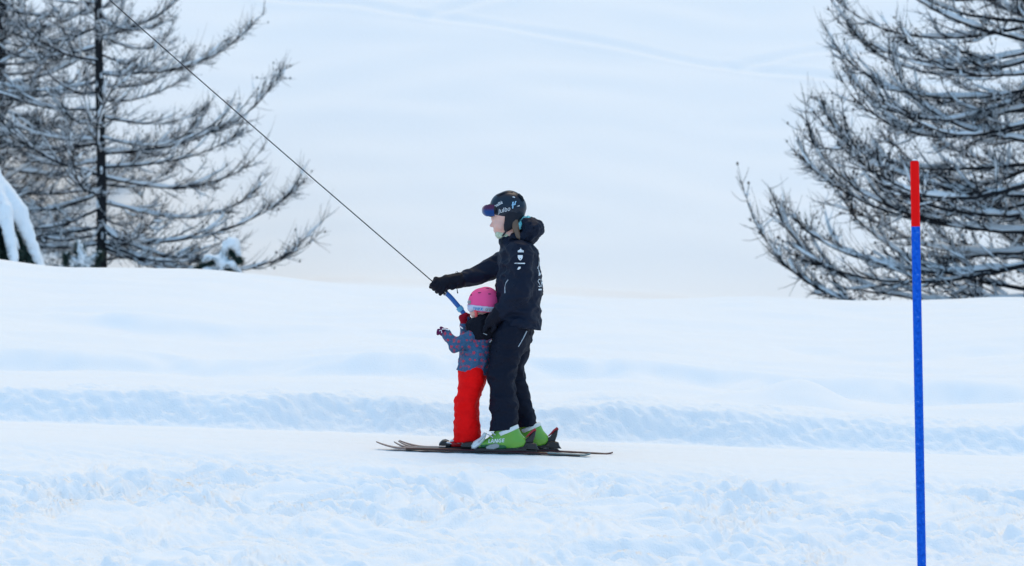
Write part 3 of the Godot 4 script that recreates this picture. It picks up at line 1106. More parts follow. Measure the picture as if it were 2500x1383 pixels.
func build_people() -> void:
	var px := 1.0 / U
	# ================= the instructor
	var w := thing("person", "adult skier in dark navy jacket, trousers and helmet, looking down at the child", "person")
	var head := Field.new()
	# body: one continuous figure, mostly under the clothes
	head.add(fp(1243, 512, 0), fp(1232, 520, 0), 34 * px, 33 * px, 0.02, 0.82)
	head.add(fp(1226, 535, 0), fp(1222, 560, 0), 22 * px, 13 * px, 0.03, 0.95)
	head.add(fp(1224, 563, 0), fp(1218, 568, 0), 11 * px, 7.5 * px, 0.02, 1.1)
	head.add(fp(1206, 536, 0), fp(1206, 536, 0), 5 * px, 5 * px, 0.02, 3.0)
	head.add(fp(1206, 540, 0), fp(1198.5, 551.5, 0), 3.0 * px, 3.6 * px, 0.010, 0.9)
	head.add(fp(1204, 552.5, 0.006), fp(1205, 552.5, -0.006), 2.8 * px, 2.8 * px, 0.006)
	head.add(fp(1208, 560, 0), fp(1209, 560, 0), 3.6 * px, 3.6 * px, 0.01, 2.2)
	head.add(fp(1209, 565, 0), fp(1210, 565, 0), 3.4 * px, 3.4 * px, 0.01, 2.0)
	head.add(fp(1216, 550, 0.034), fp(1222, 553, 0.036), 9 * px, 9 * px, 0.03)
	head.add(fp(1216, 550, -0.034), fp(1222, 553, -0.036), 9 * px, 9 * px, 0.03)
	head.add(fp(1243, 545, 0), fp(1258, 612, 0), 20 * px, 23 * px, 0.03)
	head.add(fp(1262, 625, 0), fp(1264, 780, 0), 32 * px, 32 * px, 0.05, 1.5)
	for e in [[1.0, 1268, 626, 0.165, 1269, 708, 0.19, 1212, 771, 0.145], [-1.0, 1250, 630, -0.165, 1168, 673, -0.165, 1118, 687, -0.10]]:
		head.add(fp(e[1], e[2], e[3]), fp(e[4], e[5], e[6]), 17 * px, 14 * px, 0.03)
		head.add(fp(e[4], e[5], e[6]), fp(e[7], e[8], e[9]), 13 * px, 9 * px, 0.02)
	for e in [[1246, 812, 0.10, 1222, 915, 0.13, 1232, 1050, 0.15, 1245, 1072], [1262, 812, -0.10, 1246, 915, -0.13, 1285, 1046, -0.16, 1297, 1070]]:
		head.add(fp(e[0], e[1], e[2]), fp(e[3], e[4], e[5]), 27 * px, 18 * px, 0.04)
		head.add(fp(e[3], e[4], e[5]), fp(e[6], e[7], e[8]), 17 * px, 12 * px, 0.02)
	part("body", head.mesh(0.0065, M.skin), w)
	# eye: lid line and brow; cheeks flushed by the cold
	for sg in [1.0, -1.0]:
		var eb := Mb.new()
		eb.tube(PackedVector3Array([fp(1206.5, 541.5, 0.022 * sg), fp(1210, 543, 0.034 * sg), fp(1214, 542, 0.042 * sg)]), PackedFloat32Array([0.003, 0.0045, 0.003]), 6)
		part("eyelashes", eb.commit(M.lash), w)
	var lipm := Mb.new()
	lipm.ball(fp(1206.8, 562.5, 0), Vector3(0.006, 0.004, 0.018), 6, 10)
	part("lips", lipm.commit(M.lip), w)
	# hair
	var hair := Field.new()
	hair.wrinkle(60.0, 0.004, Vector3(1, 0.25, 1), 5)
	hair.add(fp(1256, 538, 0.070), fp(1260, 558, 0.092), 8 * px, 7.5 * px, 0.01, 0.7)
	hair.add(fp(1260, 558, 0.092), fp(1269, 583, 0.122), 7 * px, 2.5 * px, 0.01, 0.7)
	hair.add(fp(1259, 556, 0.090), fp(1263, 581, 0.120), 6 * px, 2.0 * px, 0.01, 0.7)
	part("hair", hair.mesh(0.004, M.hair), w)
	# neck gaiter pulled up to the chin
	var buff := Field.new()
	buff.wrinkle(18.0, 0.006, Vector3.ONE, 9)
	buff.add(fp(1221, 573, 0), fp(1250, 582, 0), 10 * px, 18 * px, 0.02, 1.25)
	buff.add(fp(1217, 571, 0), fp(1222, 574, 0), 7 * px, 8 * px, 0.01, 1.3)
	part("neck_gaiter", buff.mesh(0.005, M.neck_gaiter), w, "pale patterned neck gaiter pulled up to the chin")
	# helmet
	var hel := Field.new()
	hel.add(fp(1247, 505, 0), fp(1232, 508, 0), 37 * px, 35.5 * px, 0.03, 0.92)
	hel.add(fp(1240, 496, 0), fp(1228, 500, 0), 29 * px, 27 * px, 0.03, 0.95)
	hel.add(fp(1258, 510, 0), fp(1258, 522, 0), 24 * px, 21 * px, 0.03, 1.15)
	hel.cuts.append(Plane(Vector3(-0.20, -1, 0).normalized(), fp(1228, 533, 0)))
	var hn := part("helmet", hel.mesh(0.0055, M.helmet_dark), w, "dark blue-black ski helmet with white lettering")
	var ear := Field.new()
	for sg in [1.0, -1.0]:
		ear.add(fp(1248, 528, 0.072 * sg), fp(1243, 549, 0.072 * sg), 16 * px, 12 * px, 0.02, 0.45)
		ear.add(fp(1243, 549, 0.072 * sg), fp(1237, 560, 0.066 * sg), 10 * px, 7 * px, 0.02, 0.5)
		ear.add(fp(1262, 524, 0.05 * sg), fp(1252, 540, 0.066 * sg), 13 * px, 12 * px, 0.02, 0.7)
	part("ear_pad", ear.mesh(0.0055, M.ear_pad), hn)
	var chin := Mb.new()
	chin.tube(PackedVector3Array([fp(1238, 562, 0.075), fp(1231, 571, 0.066), fp(1226, 578, 0.03), fp(1226, 579, -0.03), fp(1238, 562, -0.07)]), taper(0.006, 0.006, 5), 6)
	part("chin_strap", chin.commit(M.strap_black), hn)
	var ridge := Mb.new()
	ridge.tube(PackedVector3Array([fp(1266, 474, 0.045), fp(1274, 482, 0.050), fp(1279, 492, 0.052)]), PackedFloat32Array([0.006, 0.009, 0.005]), 6)
	part("vent_ridge", ridge.commit(M.strap_black), hn)
	ridge = Mb.new()
	ridge.tube(PackedVector3Array([fp(1212, 478, 0.05), fp(1230, 471, 0.045), fp(1252, 470, 0.045)]), PackedFloat32Array([0.003, 0.006, 0.003]), 6)
	part("vent_ridge", ridge.commit(M.strap_black), hn)
	var clip := Mb.new()
	clip.slab(PackedVector2Array([Vector2(fp(1274, 493, 0).x, fp(1274, 493, 0).y), Vector2(fp(1280, 494, 0).x, fp(1280, 494, 0).y), Vector2(fp(1282, 510, 0).x, fp(1282, 510, 0).y), Vector2(fp(1277, 520, 0).x, fp(1277, 520, 0).y)]), -0.02, 0.03, 0.003)
	part("strap_clip", clip.commit(M.boot_grey), hn)
	# goggles pushed up on the front of the helmet
	var gog := Field.new()
	gog.add(fp(1199, 514, 0.030), fp(1199, 514, -0.030), 16 * px, 16 * px, 0.01)
	gog.add(fp(1207, 510, 0.070), fp(1207, 510, -0.070), 6 * px, 6 * px, 0.02)
	var gn := part("goggles", gog.mesh(0.005, M.strap_black), hn, "goggles with a blue and pink mirrored lens pushed up on the helmet")
	var lens := Mb.new()
	var rows := 10
	var cols := 14
	for i in rows + 1:
		for j in cols + 1:
			var v := float(i) / rows
			var u := float(j) / cols * 2.0 - 1.0
			var an := u * 1.35
			var yy := lerpf(500.5, 528.5, v)
			var bulge := 1.0 - pow(absf(v * 2.0 - 1.0), 3.0) * 0.25
			var c := fp(1214, yy, 0)
			lens.v.append(c + Vector3(-cos(an) * 0.104 * bulge + 0.002 * v, 0, sin(an) * 0.088))
			lens.n.append(Vector3(-cos(an), 0.1 - 0.4 * (v - 0.5), sin(an)).normalized())
			lens.uv.append(Vector2(u * 0.5 + 0.5, v))
	for i in rows:
		for j in cols:
			var a := i * (cols + 1) + j
			lens.tri(a, a + 1, a + cols + 1); lens.tri(a + 1, a + cols + 2, a + cols + 1)
	part("lens", lens.commit(M.goggle_lens), gn)
	# lettering and marks on the helmet side
	var fwd := Vector3(0, 0, -1)
	var tl := Vector3(cos(0.24), sin(0.24), 0)
	var tu := Vector3(-sin(0.24), cos(0.24), 0)
	part("lettering", print_text(hel, "Julbo", 0.036, fp(1231.5, 513.5, 0.2), tl, tu, fwd, M.white_print, false, 0.3), hn)
	var t2 := Vector3(cos(0.50), sin(0.50), 0)
	part("lettering", print_text(hel, "bollé", 0.026, fp(1217, 499.5, 0.2), t2, Vector3(-t2.y, t2.x, 0), fwd, M.white_print, true), hn)
	var one := Vector3(1, 0, 0)
	var upv := Vector3(0, 1, 0)
	for o in [
		[[[-4.5, -9], [-2, -9], [-0.5, 8], [-4.5, 7]], 1255, 501], [[[-0.5, -2], [3, 2], [6, 9], [2.5, 9]], 1255, 501], [[[-6, 0.5], [4, 3], [4.5, 0.8], [-6, -1.5]], 1255, 501],
		[[[-3.5, 0.5], [-1, 2], [3, 0.5], [3.5, -1.5], [1, -1.8]], 1254, 482], [[[-4, -1.2], [3.6, 2], [3, -0.8]], 1265, 503.5]]:
		var poly := PackedVector2Array()
		for q in o[0]:
			poly.append(Vector2(q[0], q[1]) * px)
		part("emblem", print_shape(hel, poly, fp(o[1], o[2], 0.2), one, upv, fwd, M.cyan_print if o[1] == 1255 else M.white_print), hn)
	# jacket
	var jk := Field.new()
	jk.wrinkle(5.5, 0.015, Vector3(1.0, 1.7, 1.0), 21)
	jk.add(fp(1266, 628, 0), fp(1268, 700, 0), 47 * px, 51 * px, 0.05, 1.45)
	jk.add(fp(1268, 700, 0), fp(1266, 815, 0), 51 * px, 53 * px, 0.05, 1.35)
	jk.add(fp(1240, 590, 0), fp(1252, 612, 0), 19 * px, 27 * px, 0.04, 1.3)
	jk.add(fp(1270, 622, 0.165), fp(1270, 708, 0.195), 29 * px, 25 * px, 0.04)
	jk.add(fp(1270, 708, 0.195), fp(1214, 769, 0.150), 26 * px, 17 * px, 0.025)
	jk.add(fp(1252, 630, -0.165), fp(1170, 672, -0.165), 29 * px, 21 * px, 0.04)
	jk.add(fp(1170, 672, -0.165), fp(1112, 686, -0.10), 21 * px, 15 * px, 0.02)
	jk.cuts.append(Plane(Vector3(-0.12, -1, 0).normalized(), fp(1266, 801, 0)))
	var jn := part("jacket", jk.mesh(0.0085, M.navy_shell), w)
	var hood := Field.new()
	hood.wrinkle(10.0, 0.012, Vector3.ONE, 33)
	hood.add(fp(1284, 545, 0.05), fp(1301, 558, 0.05), 13 * px, 21 * px, 0.04, 1.5)
	hood.add(fp(1284, 545, -0.05), fp(1301, 558, -0.05), 13 * px, 21 * px, 0.04, 1.5)
	hood.add(fp(1301, 560, 0), fp(1290, 578, 0), 22 * px, 18 * px, 0.04, 2.3)
	hood.add(fp(1290, 578, 0.0), fp(1252, 582, 0.0), 16 * px, 13 * px, 0.03, 2.6)
	part("hood", hood.mesh(0.007, M.navy_shell), jn)
	var lining := Field.new()
	lining.wrinkle(14.0, 0.008, Vector3.ONE, 35)
	lining.add(fp(1267, 555, 0.078), fp(1287, 536, 0.060), 5 * px, 6 * px, 0.02, 1.0)
	lining.add(fp(1272, 540, 0.0), fp(1289, 535, 0.0), 8 * px, 6 * px, 0.03, 2.6)
	part("hood_lining", lining.mesh(0.005, M.hood_lining), jn, "turquoise patterned lining of the hood")
	# zips, drawstring
	var zp := Mb.new()
	var zl := PackedVector3Array()
	for q in [[1233, 716], [1233, 702], [1236, 690], [1241, 683]]:
		var h := jk.hit(fp(q[0], q[1], 0.5), fwd, 0.6)
		zl.append(h if h != Vector3.INF else fp(q[0], q[1], 0.2))
	zp.tube(zl, taper(0.004, 0.003, 4), 6)
	part("zip", zp.commit(M.zip_grey), jn)
	var cord := Mb.new()
	cord.tube(PackedVector3Array([fp(1227, 580, 0.05), fp(1224, 587, 0.055), fp(1224, 594, 0.055)]), PackedFloat32Array([0.003, 0.004, 0.006]), 6)
	part("drawstring", cord.commit(M.strap_black), jn)
	for o in [
		[[[-7, -4.5], [7.5, -4.5], [7.5, -0.5], [3, 1.5], [0.8, 4], [0.3, 7.5], [-0.4, 4], [-3, 1.5], [-7, -0.5]], 1271, 612],
		[[[-6, 6], [6, 6], [5.8, 0], [3.5, -4.5], [0, -7], [-3.5, -4.5], [-5.8, 0]], 1270, 629.5],
		[[[-14, 0.4], [-10, 1.6], [12, 1.4], [14, 0.4], [12, -1.4], [-10, -1.0]], 1268.5, 643.5],
		[[[-4, -3], [0, -3.6], [4.6, 0], [4, 3.4], [-1, 3], [-2, 0.4]], 1266.5, 655]]:
		var poly := PackedVector2Array()
		for q in o[0]:
			poly.append(Vector2(q[0], q[1]) * px)
		part("badge", print_shape(jk, poly, fp(o[1], o[2], 0.4), one, upv, fwd, M.white_print), jn)
	for o in [[[[-3.5, 1.2], [3.5, 1.2], [3.5, 0.2], [-3.5, 0.2]], 1270, 630.5], [[[-0.5, -0.5], [1.5, -1.0], [1.0, -3.5], [-0.8, -2.5]], 1270, 630.5]]:
		var poly := PackedVector2Array()
		for q in o[0]:
			poly.append(Vector2(q[0], q[1]) * px)
		part("badge_mark", print_shape(jk, poly, fp(o[1], o[2], 0.402), one, upv, fwd, M.navy_shell), jn)
	# print on the back, wrapping out of sight
	var bd := Vector3(-0.5, 0, -0.866)
	var bu := Vector3(0.866, 0, -0.5)
	var back := fp(1308, 692, 0.12)
	part("lettering", print_text(jk, "SKE", 0.072, back + bu * 0.058, bu, upv, bd, M.white_print, false), jn, "white lettering across the back, cut off by the edge")
	# a white peak over the lettering, small print below it (too small to read)
	for poly0 in [
		[[3, 18], [15, 20], [16, 24], [12, 27], [11, 33], [8, 27]],
		[[8, 26], [11, 26], [10, 38], [14, 46], [12, 55], [17, 68], [22, 75], [20, 77], [14, 69], [9, 55], [10.5, 46], [7, 38]],
		[[16, 36], [22, 37], [23, 43], [19, 40]],
		[[1, -17], [14, -17], [14, -13.5], [1, -13.5]]]:
		var poly := PackedVector2Array()
		for q in poly0:
			poly.append(Vector2(q[0] * 1.1, q[1]) * px)
		part("emblem", print_shape(jk, poly, back, bu, upv, bd, M.white_print), jn)
	# trousers
	var tr := Field.new()
	tr.wrinkle(5.5, 0.015, Vector3(1.0, 1.6, 1.0), 41)
	tr.add(fp(1256, 800, 0), fp(1252, 830, 0), 45 * px, 40 * px, 0.05, 1.35)
	tr.add(fp(1246, 812, 0.095), fp(1224, 915, 0.13), 39 * px, 30 * px, 0.04)
	tr.add(fp(1224, 915, 0.13), fp(1230, 985, 0.14), 30 * px, 30 * px, 0.03)
	tr.add(fp(1230, 985, 0.14), fp(1231, 1072, 0.15), 30 * px, 35 * px, 0.03)
	tr.add(fp(1264, 812, -0.095), fp(1250, 912, -0.13), 37 * px, 27 * px, 0.03)
	tr.add(fp(1250, 912, -0.13), fp(1272, 985, -0.15), 26 * px, 24 * px, 0.02)
	tr.add(fp(1272, 985, -0.15), fp(1290, 1065, -0.16), 24 * px, 25 * px, 0.02)
	tr.cuts.append(Plane(Vector3(0.08, -1, 0).normalized(), fp(1231, 1049, 0)))
	var tn := part("trousers", tr.mesh(0.0085, M.navy_trouser), w)
	var pz := Mb.new()
	for e in [[[1286, 808], [1279, 822], [1270, 838], [1265, 846]]]:
		var l := PackedVector3Array()
		for q in e:
			var h := tr.hit(fp(q[0], q[1], 0.5), fwd, 0.9)
			l.append(h if h != Vector3.INF else fp(q[0], q[1], -0.05))
		pz.tube(l, taper(0.004, 0.003, 4), 6)
	part("pocket_trim", pz.commit(M.zip_grey), tn)
	# gloves
	var gl := Field.new()
	gl.wrinkle(14.0, 0.004, Vector3.ONE, 51)
	var hold := fp(1069, 701, -0.085)
	var tow_dir := Vector3(0.78, -0.62, 0.0)
	grip(gl, hold, tow_dir, Vector3(0.3, 1.0, 0.25), 0.020, 0.0145, 0.080)
	gl.add(fp(1076, 693, -0.075), fp(1092, 689, -0.09), 12 * px, 15 * px, 0.02)
	gl.add(fp(1090, 690, -0.092), fp(1122, 685, -0.105), 17 * px, 19 * px, 0.02)
	gl.add(fp(1104, 703, -0.06), fp(1112, 701, -0.06), 6 * px, 4 * px, 0.01)
	part("glove", gl.mesh(0.0055, M.glove_black), w, "black glove gripping the tow bar")
	var cp := Mb.new()
	cp.tube(PackedVector3Array([fp(1114, 671, -0.08), fp(1112, 665, -0.08), fp(1116, 663, -0.08), fp(1117, 670, -0.08)]), taper(0.0022, 0.0022, 4), 5)
	part("glove_cord", cp.commit(M.strap_black), w)
	cp = Mb.new()
	cp.tube(PackedVector3Array([fp(1115, 703, -0.07), fp(1116, 711, -0.07), fp(1117, 717, -0.07)]), PackedFloat32Array([0.002, 0.003, 0.005]), 5)
	part("glove_cord", cp.commit(M.strap_black), w)
	var g2 := Field.new()
	g2.wrinkle(14.0, 0.004, Vector3.ONE, 53)
	g2.add(fp(1222, 762, 0.155), fp(1205, 780, 0.145), 19 * px, 17 * px, 0.02)
	g2.add(fp(1206, 780, 0.150), fp(1196, 788, 0.145), 14 * px, 12 * px, 0.02, 1.3)
	for k in 4:
		var z0 := 0.172 - 0.021 * k
		var ln: float = [0.85, 1.0, 1.05, 0.95][k]
		var k0 := fp(1195, 788, z0)
		var k1 := fp(1195 - 9 * ln, 796 + 1.5 * k, z0 + 0.004)
		var k2 := fp(1195 - 12 * ln, 806 + 1.5 * k, z0 + 0.002)
		g2.add(k0, k1, 0.0145, 0.0135, 0.006)
		g2.add(k1, k2, 0.0135, 0.011, 0.004)
	g2.add(fp(1206, 784, 0.175), fp(1207, 799, 0.178), 0.016, 0.014, 0.006)
	g2.add(fp(1207, 799, 0.178), fp(1202, 808, 0.172), 0.014, 0.011, 0.004)
	part("glove", g2.mesh(0.0055, M.glove_black), w, "black glove resting on the child's shoulder")
	# ski boots
	for e in [[0.0, 0.17, "near"], [55.0, -0.17, "far"]]:
		var dx: float = e[0]
		var z: float = e[1]
		var yo := 0.0 if z > 0 else -2.0
		var sh := Field.new()
		sh.add(fp(1170 + dx, 1083 + yo, z), fp(1222 + dx, 1080 + yo, z), 10 * px, 15 * px, 0.02, 1.25)
		sh.add(fp(1222 + dx, 1080 + yo, z), fp(1270 + dx, 1079 + yo, z), 16 * px, 15 * px, 0.02, 1.05)
		sh.add(fp(1255 + dx, 1076 + yo, z), fp(1236 + dx, 1040 + yo, z), 24 * px, 26 * px, 0.03, 0.85)
		sh.add(fp(1205 + dx, 1072 + yo, z), fp(1225 + dx, 1058 + yo, z), 12 * px, 16 * px, 0.03, 1.0)
		sh.cuts.append(Plane(Vector3(0, -1, 0), fp(0, 1094 + yo, 0)))
		sh.cuts.append(Plane(Vector3(-0.15, 1, 0).normalized(), fp(1240 + dx, 1040 + yo, 0)))
		var bn := part("boot", sh.mesh(0.0055, M.boot_green), w)
		var low := Field.new()
		low.add(fp(1176 + dx, 1083 + yo, z), fp(1222 + dx, 1081 + yo, z), 10.6 * px, 15.6 * px, 0.02, 1.25)
		low.add(fp(1222 + dx, 1081 + yo, z), fp(1270 + dx, 1080 + yo, z), 16.6 * px, 15.6 * px, 0.02, 1.05)
		low.cuts.append(Plane(Vector3(0, -1, 0), fp(0, 1093.5 + yo, 0)))
		low.cuts.append(Plane(Vector3(0.06, 1, 0).normalized(), fp(1230 + dx, 1084.5 + yo, 0)))
		part("lower_shell", low.mesh(0.005, M.boot_dark_green), bn, "dark green lower rim of the boot shell")
		var sole := Mb.new()
		var ol := PackedVector2Array()
		for q in [[1158, 1100], [1158, 1093], [1175, 1091], [1215, 1093], [1250, 1092], [1284, 1090], [1287, 1099]]:
			var c := fp(q[0] + dx, q[1] + yo, 0)
			ol.append(Vector2(c.x, c.y))
		sole.slab(ol, z - 0.036, z + 0.036, 0.004)
		part("sole", sole.commit(M.binding_black), bn)
		var gp := Mb.new()
		ol = PackedVector2Array()
		for q in [[1188, 1094], [1186, 1089], [1196, 1083], [1212, 1079], [1220, 1083], [1219, 1090], [1205, 1095]]:
			var c := fp(q[0] + dx, q[1] + yo, 0)
			ol.append(Vector2(c.x, c.y))
		gp.slab(ol, z + 0.030, z + 0.056, 0.006)
		part("ankle_guard", gp.commit(M.boot_grey), bn)
		var toe := Mb.new()
		ol = PackedVector2Array()
		for q in [[1152, 1093], [1150, 1086], [1156, 1077], [1172, 1067], [1182, 1054], [1189, 1056], [1184, 1072], [1172, 1086], [1160, 1094]]:
			var c := fp(q[0] + dx, q[1] + yo, 0)
			ol.append(Vector2(c.x, c.y))
		toe.slab(ol, z - 0.03, z + 0.046, 0.010)
		part("toe_shell", toe.commit(M.boot_white), bn, "white front of the boot shell")
		for q in [[1168, 1078, 1186, 1060], [1190, 1058, 1204, 1066], [1200, 1054, 1210, 1060]]:
			var bk := Mb.new()
			bk.tube(PackedVector3Array([fp(q[0] + dx, q[1] + yo, z + 0.050), fp((q[0] + q[2]) * 0.5 + dx, (q[1] + q[3]) * 0.5 + yo - 1, z + 0.058), fp(q[2] + dx, q[3] + yo, z + 0.055)]), PackedFloat32Array([0.004, 0.005, 0.004]), 6)
			part("buckle", bk.commit(M.steel), bn)
		var cuffm := Field.new()
		cuffm.add(fp(1240 + dx, 1052 + yo, z), fp(1236 + dx, 1040 + yo, z), 29 * px, 29 * px, 0.02, 0.85)
		cuffm.cuts.append(Plane(Vector3(-0.42, 1, 0).normalized(), fp(1240 + dx, 1044 + yo, 0)))
		cuffm.cuts.append(Plane(Vector3(0.42, -1, 0).normalized(), fp(1240 + dx, 1055 + yo, 0)))
		part("cuff", cuffm.mesh(0.0055, M.boot_white), bn, "white cuff of the boot")
		if z > 0:
			part("lettering", print_text(sh, "LANGE", 0.034, fp(1212, 1074, 0.4), Vector3(0.995, 0.06, 0).normalized(), upv, fwd, M.white_print, true, 0.1), bn)

	# ================= the child
	var c := thing("person", "small child in blue leaf-print jacket, red trousers and pink helmet", "person")
	var kb := Field.new()
	kb.add(fp(1186, 738, 0), fp(1178, 742, 0), 30 * px, 30 * px, 0.02, 0.9)
	kb.add(fp(1170, 752, 0), fp(1163, 770, 0.0), 21 * px, 12 * px, 0.03, 1.0)
	kb.add(fp(1152, 757, 0), fp(1149, 763, 0), 2.5 * px, 3.5 * px, 0.02)
	kb.add(fp(1158, 752, 0), fp(1158, 752, 0), 9 * px, 9 * px, 0.02, 2.0)
	kb.add(fp(1161, 762, 0.03), fp(1161, 764, -0.03), 8 * px, 8 * px, 0.02)
	kb.add(fp(1153, 770, 0), fp(1154, 770, 0), 3.5 * px, 3.5 * px, 0.01, 2.0)
	kb.add(fp(1180, 770, 0), fp(1176, 810, 0), 13 * px, 15 * px, 0.03)
	kb.add(fp(1170, 828, 0), fp(1158, 905, 0), 22 * px, 23 * px, 0.04, 1.3)
	kb.add(fp(1142, 828, 0.09), fp(1111, 846, 0.11), 9 * px, 8 * px, 0.02)
	kb.add(fp(1111, 846, 0.11), fp(1090, 816, 0.06), 8 * px, 6 * px, 0.02)
	kb.add(fp(1165, 825, -0.1), fp(1140, 825, -0.14), 9 * px, 8 * px, 0.02)
	kb.add(fp(1140, 825, -0.14), fp(1134, 788, -0.10), 8 * px, 6 * px, 0.02)
	for z in [0.065, -0.065]:
		kb.add(fp(1156, 915, z), fp(1140, 985, z), 18 * px, 13 * px, 0.03)
		kb.add(fp(1140, 985, z), fp(1142, 1075, z), 13 * px, 10 * px, 0.02)
	part("body", kb.mesh(0.008, M.skin), c)
	var kh := Field.new()
	kh.add(fp(1185, 741, 0), fp(1179, 742, 0), 37.5 * px, 36.5 * px, 0.03, 0.92)
	kh.add(fp(1187, 732, 0), fp(1176, 733, 0), 29 * px, 27 * px, 0.03, 0.95)
	kh.add(fp(1198, 746, 0), fp(1200, 750, 0), 23 * px, 21 * px, 0.03, 1.2)
	kh.cuts.append(Plane(Vector3(-0.06, -1, 0).normalized(), fp(1180, 763, 0)))
	var khn := part("helmet", kh.mesh(0.0055, M.helmet_pink), c, "bright pink child's ski helmet")
	# goggle strap round the helmet
	var st := Field.new()
	st.a = kh.a; st.ba = kh.ba; st.il = kh.il; st.ra = kh.ra; st.dr = kh.dr; st.zs = kh.zs; st.kk = kh.kk; st.all = kh.all
	st.shell = 0.0032
	st.slab_n = Vector3(0.10, 1, 0).normalized()
	st.slab_d = st.slab_n.dot(fp(1180, 754, 0))
	st.slab_w = 0.0185
	var sn := part("goggle_strap", st.mesh(0.0045, M.strap_pale), khn, "pale goggle strap with blue lettering")
	var sfield := Field.new()
	sfield.add(fp(1185, 741, 0), fp(1179, 742, 0), 37.5 * px + 0.007, 36.5 * px + 0.007, 0.03, 0.92)
	sfield.add(fp(1198, 746, 0), fp(1200, 750, 0), 23 * px + 0.007, 21 * px + 0.007, 0.03, 1.2)
	var su := Vector3(1, -0.06, 0).normalized()
	part("lettering", print_text(sfield, "uvex", 0.034, fp(1165, 753.5, 0.3), su, Vector3(0.06, 1, 0), fwd, M.blue_print, true, 0.15), sn)
	part("lettering", print_text(sfield, "uvex", 0.034, fp(1199, 756, 0.3), su, Vector3(0.06, 1, 0), fwd, M.boot_grey, true, 0.15), sn)
	var kg := Field.new()
	kg.add(fp(1150, 753, 0.040), fp(1150, 753, -0.040), 9 * px, 9 * px, 0.01)
	kg.add(fp(1154, 752, 0.060), fp(1154, 752, -0.060), 7 * px, 7 * px, 0.02)
	part("goggles", kg.mesh(0.005, M.strap_pale), khn, "pale child's goggles")
	var peak := Field.new()
	peak.add(fp(1146, 738, 0.05), fp(1146, 738, -0.05), 5 * px, 5 * px, 0.01)
	part("goggle_lens", peak.mesh(0.005, M.boot_grey), khn)
	for q in [[1151, 721, 2.6, 2.0], [1171, 715, 4.5, 1.1], [1195, 718, 4.5, 1.1], [1190, 704.5, 5, 0.8]]:
		var h := kh.hit(fp(q[0], q[1], 0.4), fwd, 0.6)
		if h != Vector3.INF:
			var vents := Mb.new()
			vents.ball(h, Vector3(q[2] * px, q[3] * px, 0.003), 6, 10)
			part("vent", vents.commit(M.ear_pad), khn)
	var cs := Mb.new()
	cs.tube(PackedVector3Array([fp(1162, 757, 0.072), fp(1163, 770, 0.066), fp(1164, 780, 0.05)]), taper(0.010, 0.010, 3), 8)
	part("chin_strap", cs.commit(M.strap_coral), khn, "coral pink chin strap")
	var bal := Field.new()
	bal.add(fp(1184, 768, 0.0), fp(1182, 785, 0.0), 18 * px, 20 * px, 0.02, 0.98)
	part("neck_warmer", bal.mesh(0.006, M.hood_black), c)
	var kj := Field.new()
	kj.wrinkle(9.0, 0.009, Vector3(1.0, 1.5, 1.0), 61)
	kj.add(fp(1172, 825, 0), fp(1160, 870, 0), 30 * px, 35 * px, 0.04, 1.3)
	kj.add(fp(1160, 870, 0), fp(1151, 925, 0), 35 * px, 39 * px, 0.04, 1.2)
	kj.add(fp(1146, 824, 0.085), fp(1112, 845, 0.115), 16 * px, 14 * px, 0.03)
	kj.add(fp(1112, 845, 0.115), fp(1092, 818, 0.07), 14 * px, 11.5 * px, 0.015)
	kj.add(fp(1160, 815, -0.09), fp(1138, 822, -0.13), 14 * px, 13 * px, 0.03)
	kj.add(fp(1138, 822, -0.13), fp(1135, 794, -0.085), 13 * px, 11 * px, 0.015)
	kj.add(fp(1190, 822, 0.05), fp(1204, 803, 0.085), 15 * px, 9 * px, 0.02)
	kj.cuts.append(Plane(Vector3(-0.18, -1, 0).normalized(), fp(1151, 911, 0)))
	var kjn := part("jacket", kj.mesh(0.007, M.leaf_print), c)
	var kho := Field.new()
	kho.wrinkle(10.0, 0.010, Vector3.ONE, 63)
	kho.add(fp(1176, 792, 0.06), fp(1172, 818, 0.085), 22 * px, 17 * px, 0.03, 0.9)
	kho.add(fp(1152, 793, 0.02), fp(1200, 786, 0.02), 12 * px, 15 * px, 0.03, 1.5)
	kho.add(fp(1160, 800, 0.07), fp(1196, 806, 0.08), 20 * px, 19 * px, 0.03, 0.8)
	kho.add(fp(1154, 792, -0.04), fp(1190, 786, -0.05), 12 * px, 13 * px, 0.03, 1.2)
	part("hood", kho.mesh(0.0065, M.hood_black), kjn, "black hood lying on the child's back")
	var lab := PackedVector2Array()
	for q in [[-5, 2.5], [-4, 0.6], [5, -3.2], [5.5, -1.6]]:
		lab.append(Vector2(q[0], q[1]) * px)
	part("label", print_shape(kho, lab, fp(1184, 815, 0.4), one, upv, fwd, M.zip_grey), kjn)
	for o in [[1128, 798, 0.9], [1198, 833, -0.7]]:
		var sq := PackedVector2Array()
		for q in [[-1.2, -4], [1.2, -4], [1.2, 4], [-1.2, 4]]:
			sq.append(Vector2(q[0], q[1]).rotated(o[2]) * px)
		part("reflective_tab", print_shape(kj, sq, fp(o[0], o[1], 0.4), one, upv, fwd, M.white_print), kjn)
	var kt := Field.new()
	kt.wrinkle(6.0, 0.010, Vector3(1.0, 1.7, 1.0), 71)
	kt.add(fp(1154, 905, 0), fp(1152, 925, 0), 34 * px, 32 * px, 0.04, 1.15)
	kt.add(fp(1156, 915, 0.055), fp(1137, 985, 0.065), 29 * px, 26 * px, 0.03)
	kt.add(fp(1137, 985, 0.065), fp(1139, 1035, 0.068), 26 * px, 28 * px, 0.02)
	kt.add(fp(1139, 1035, 0.068), fp(1139, 1085, 0.068), 28 * px, 32 * px, 0.02)
	kt.add(fp(1158, 915, -0.055), fp(1141, 985, -0.07), 29 * px, 25 * px, 0.03)
	kt.add(fp(1141, 985, -0.07), fp(1145, 1085, -0.07), 25 * px, 29 * px, 0.02)
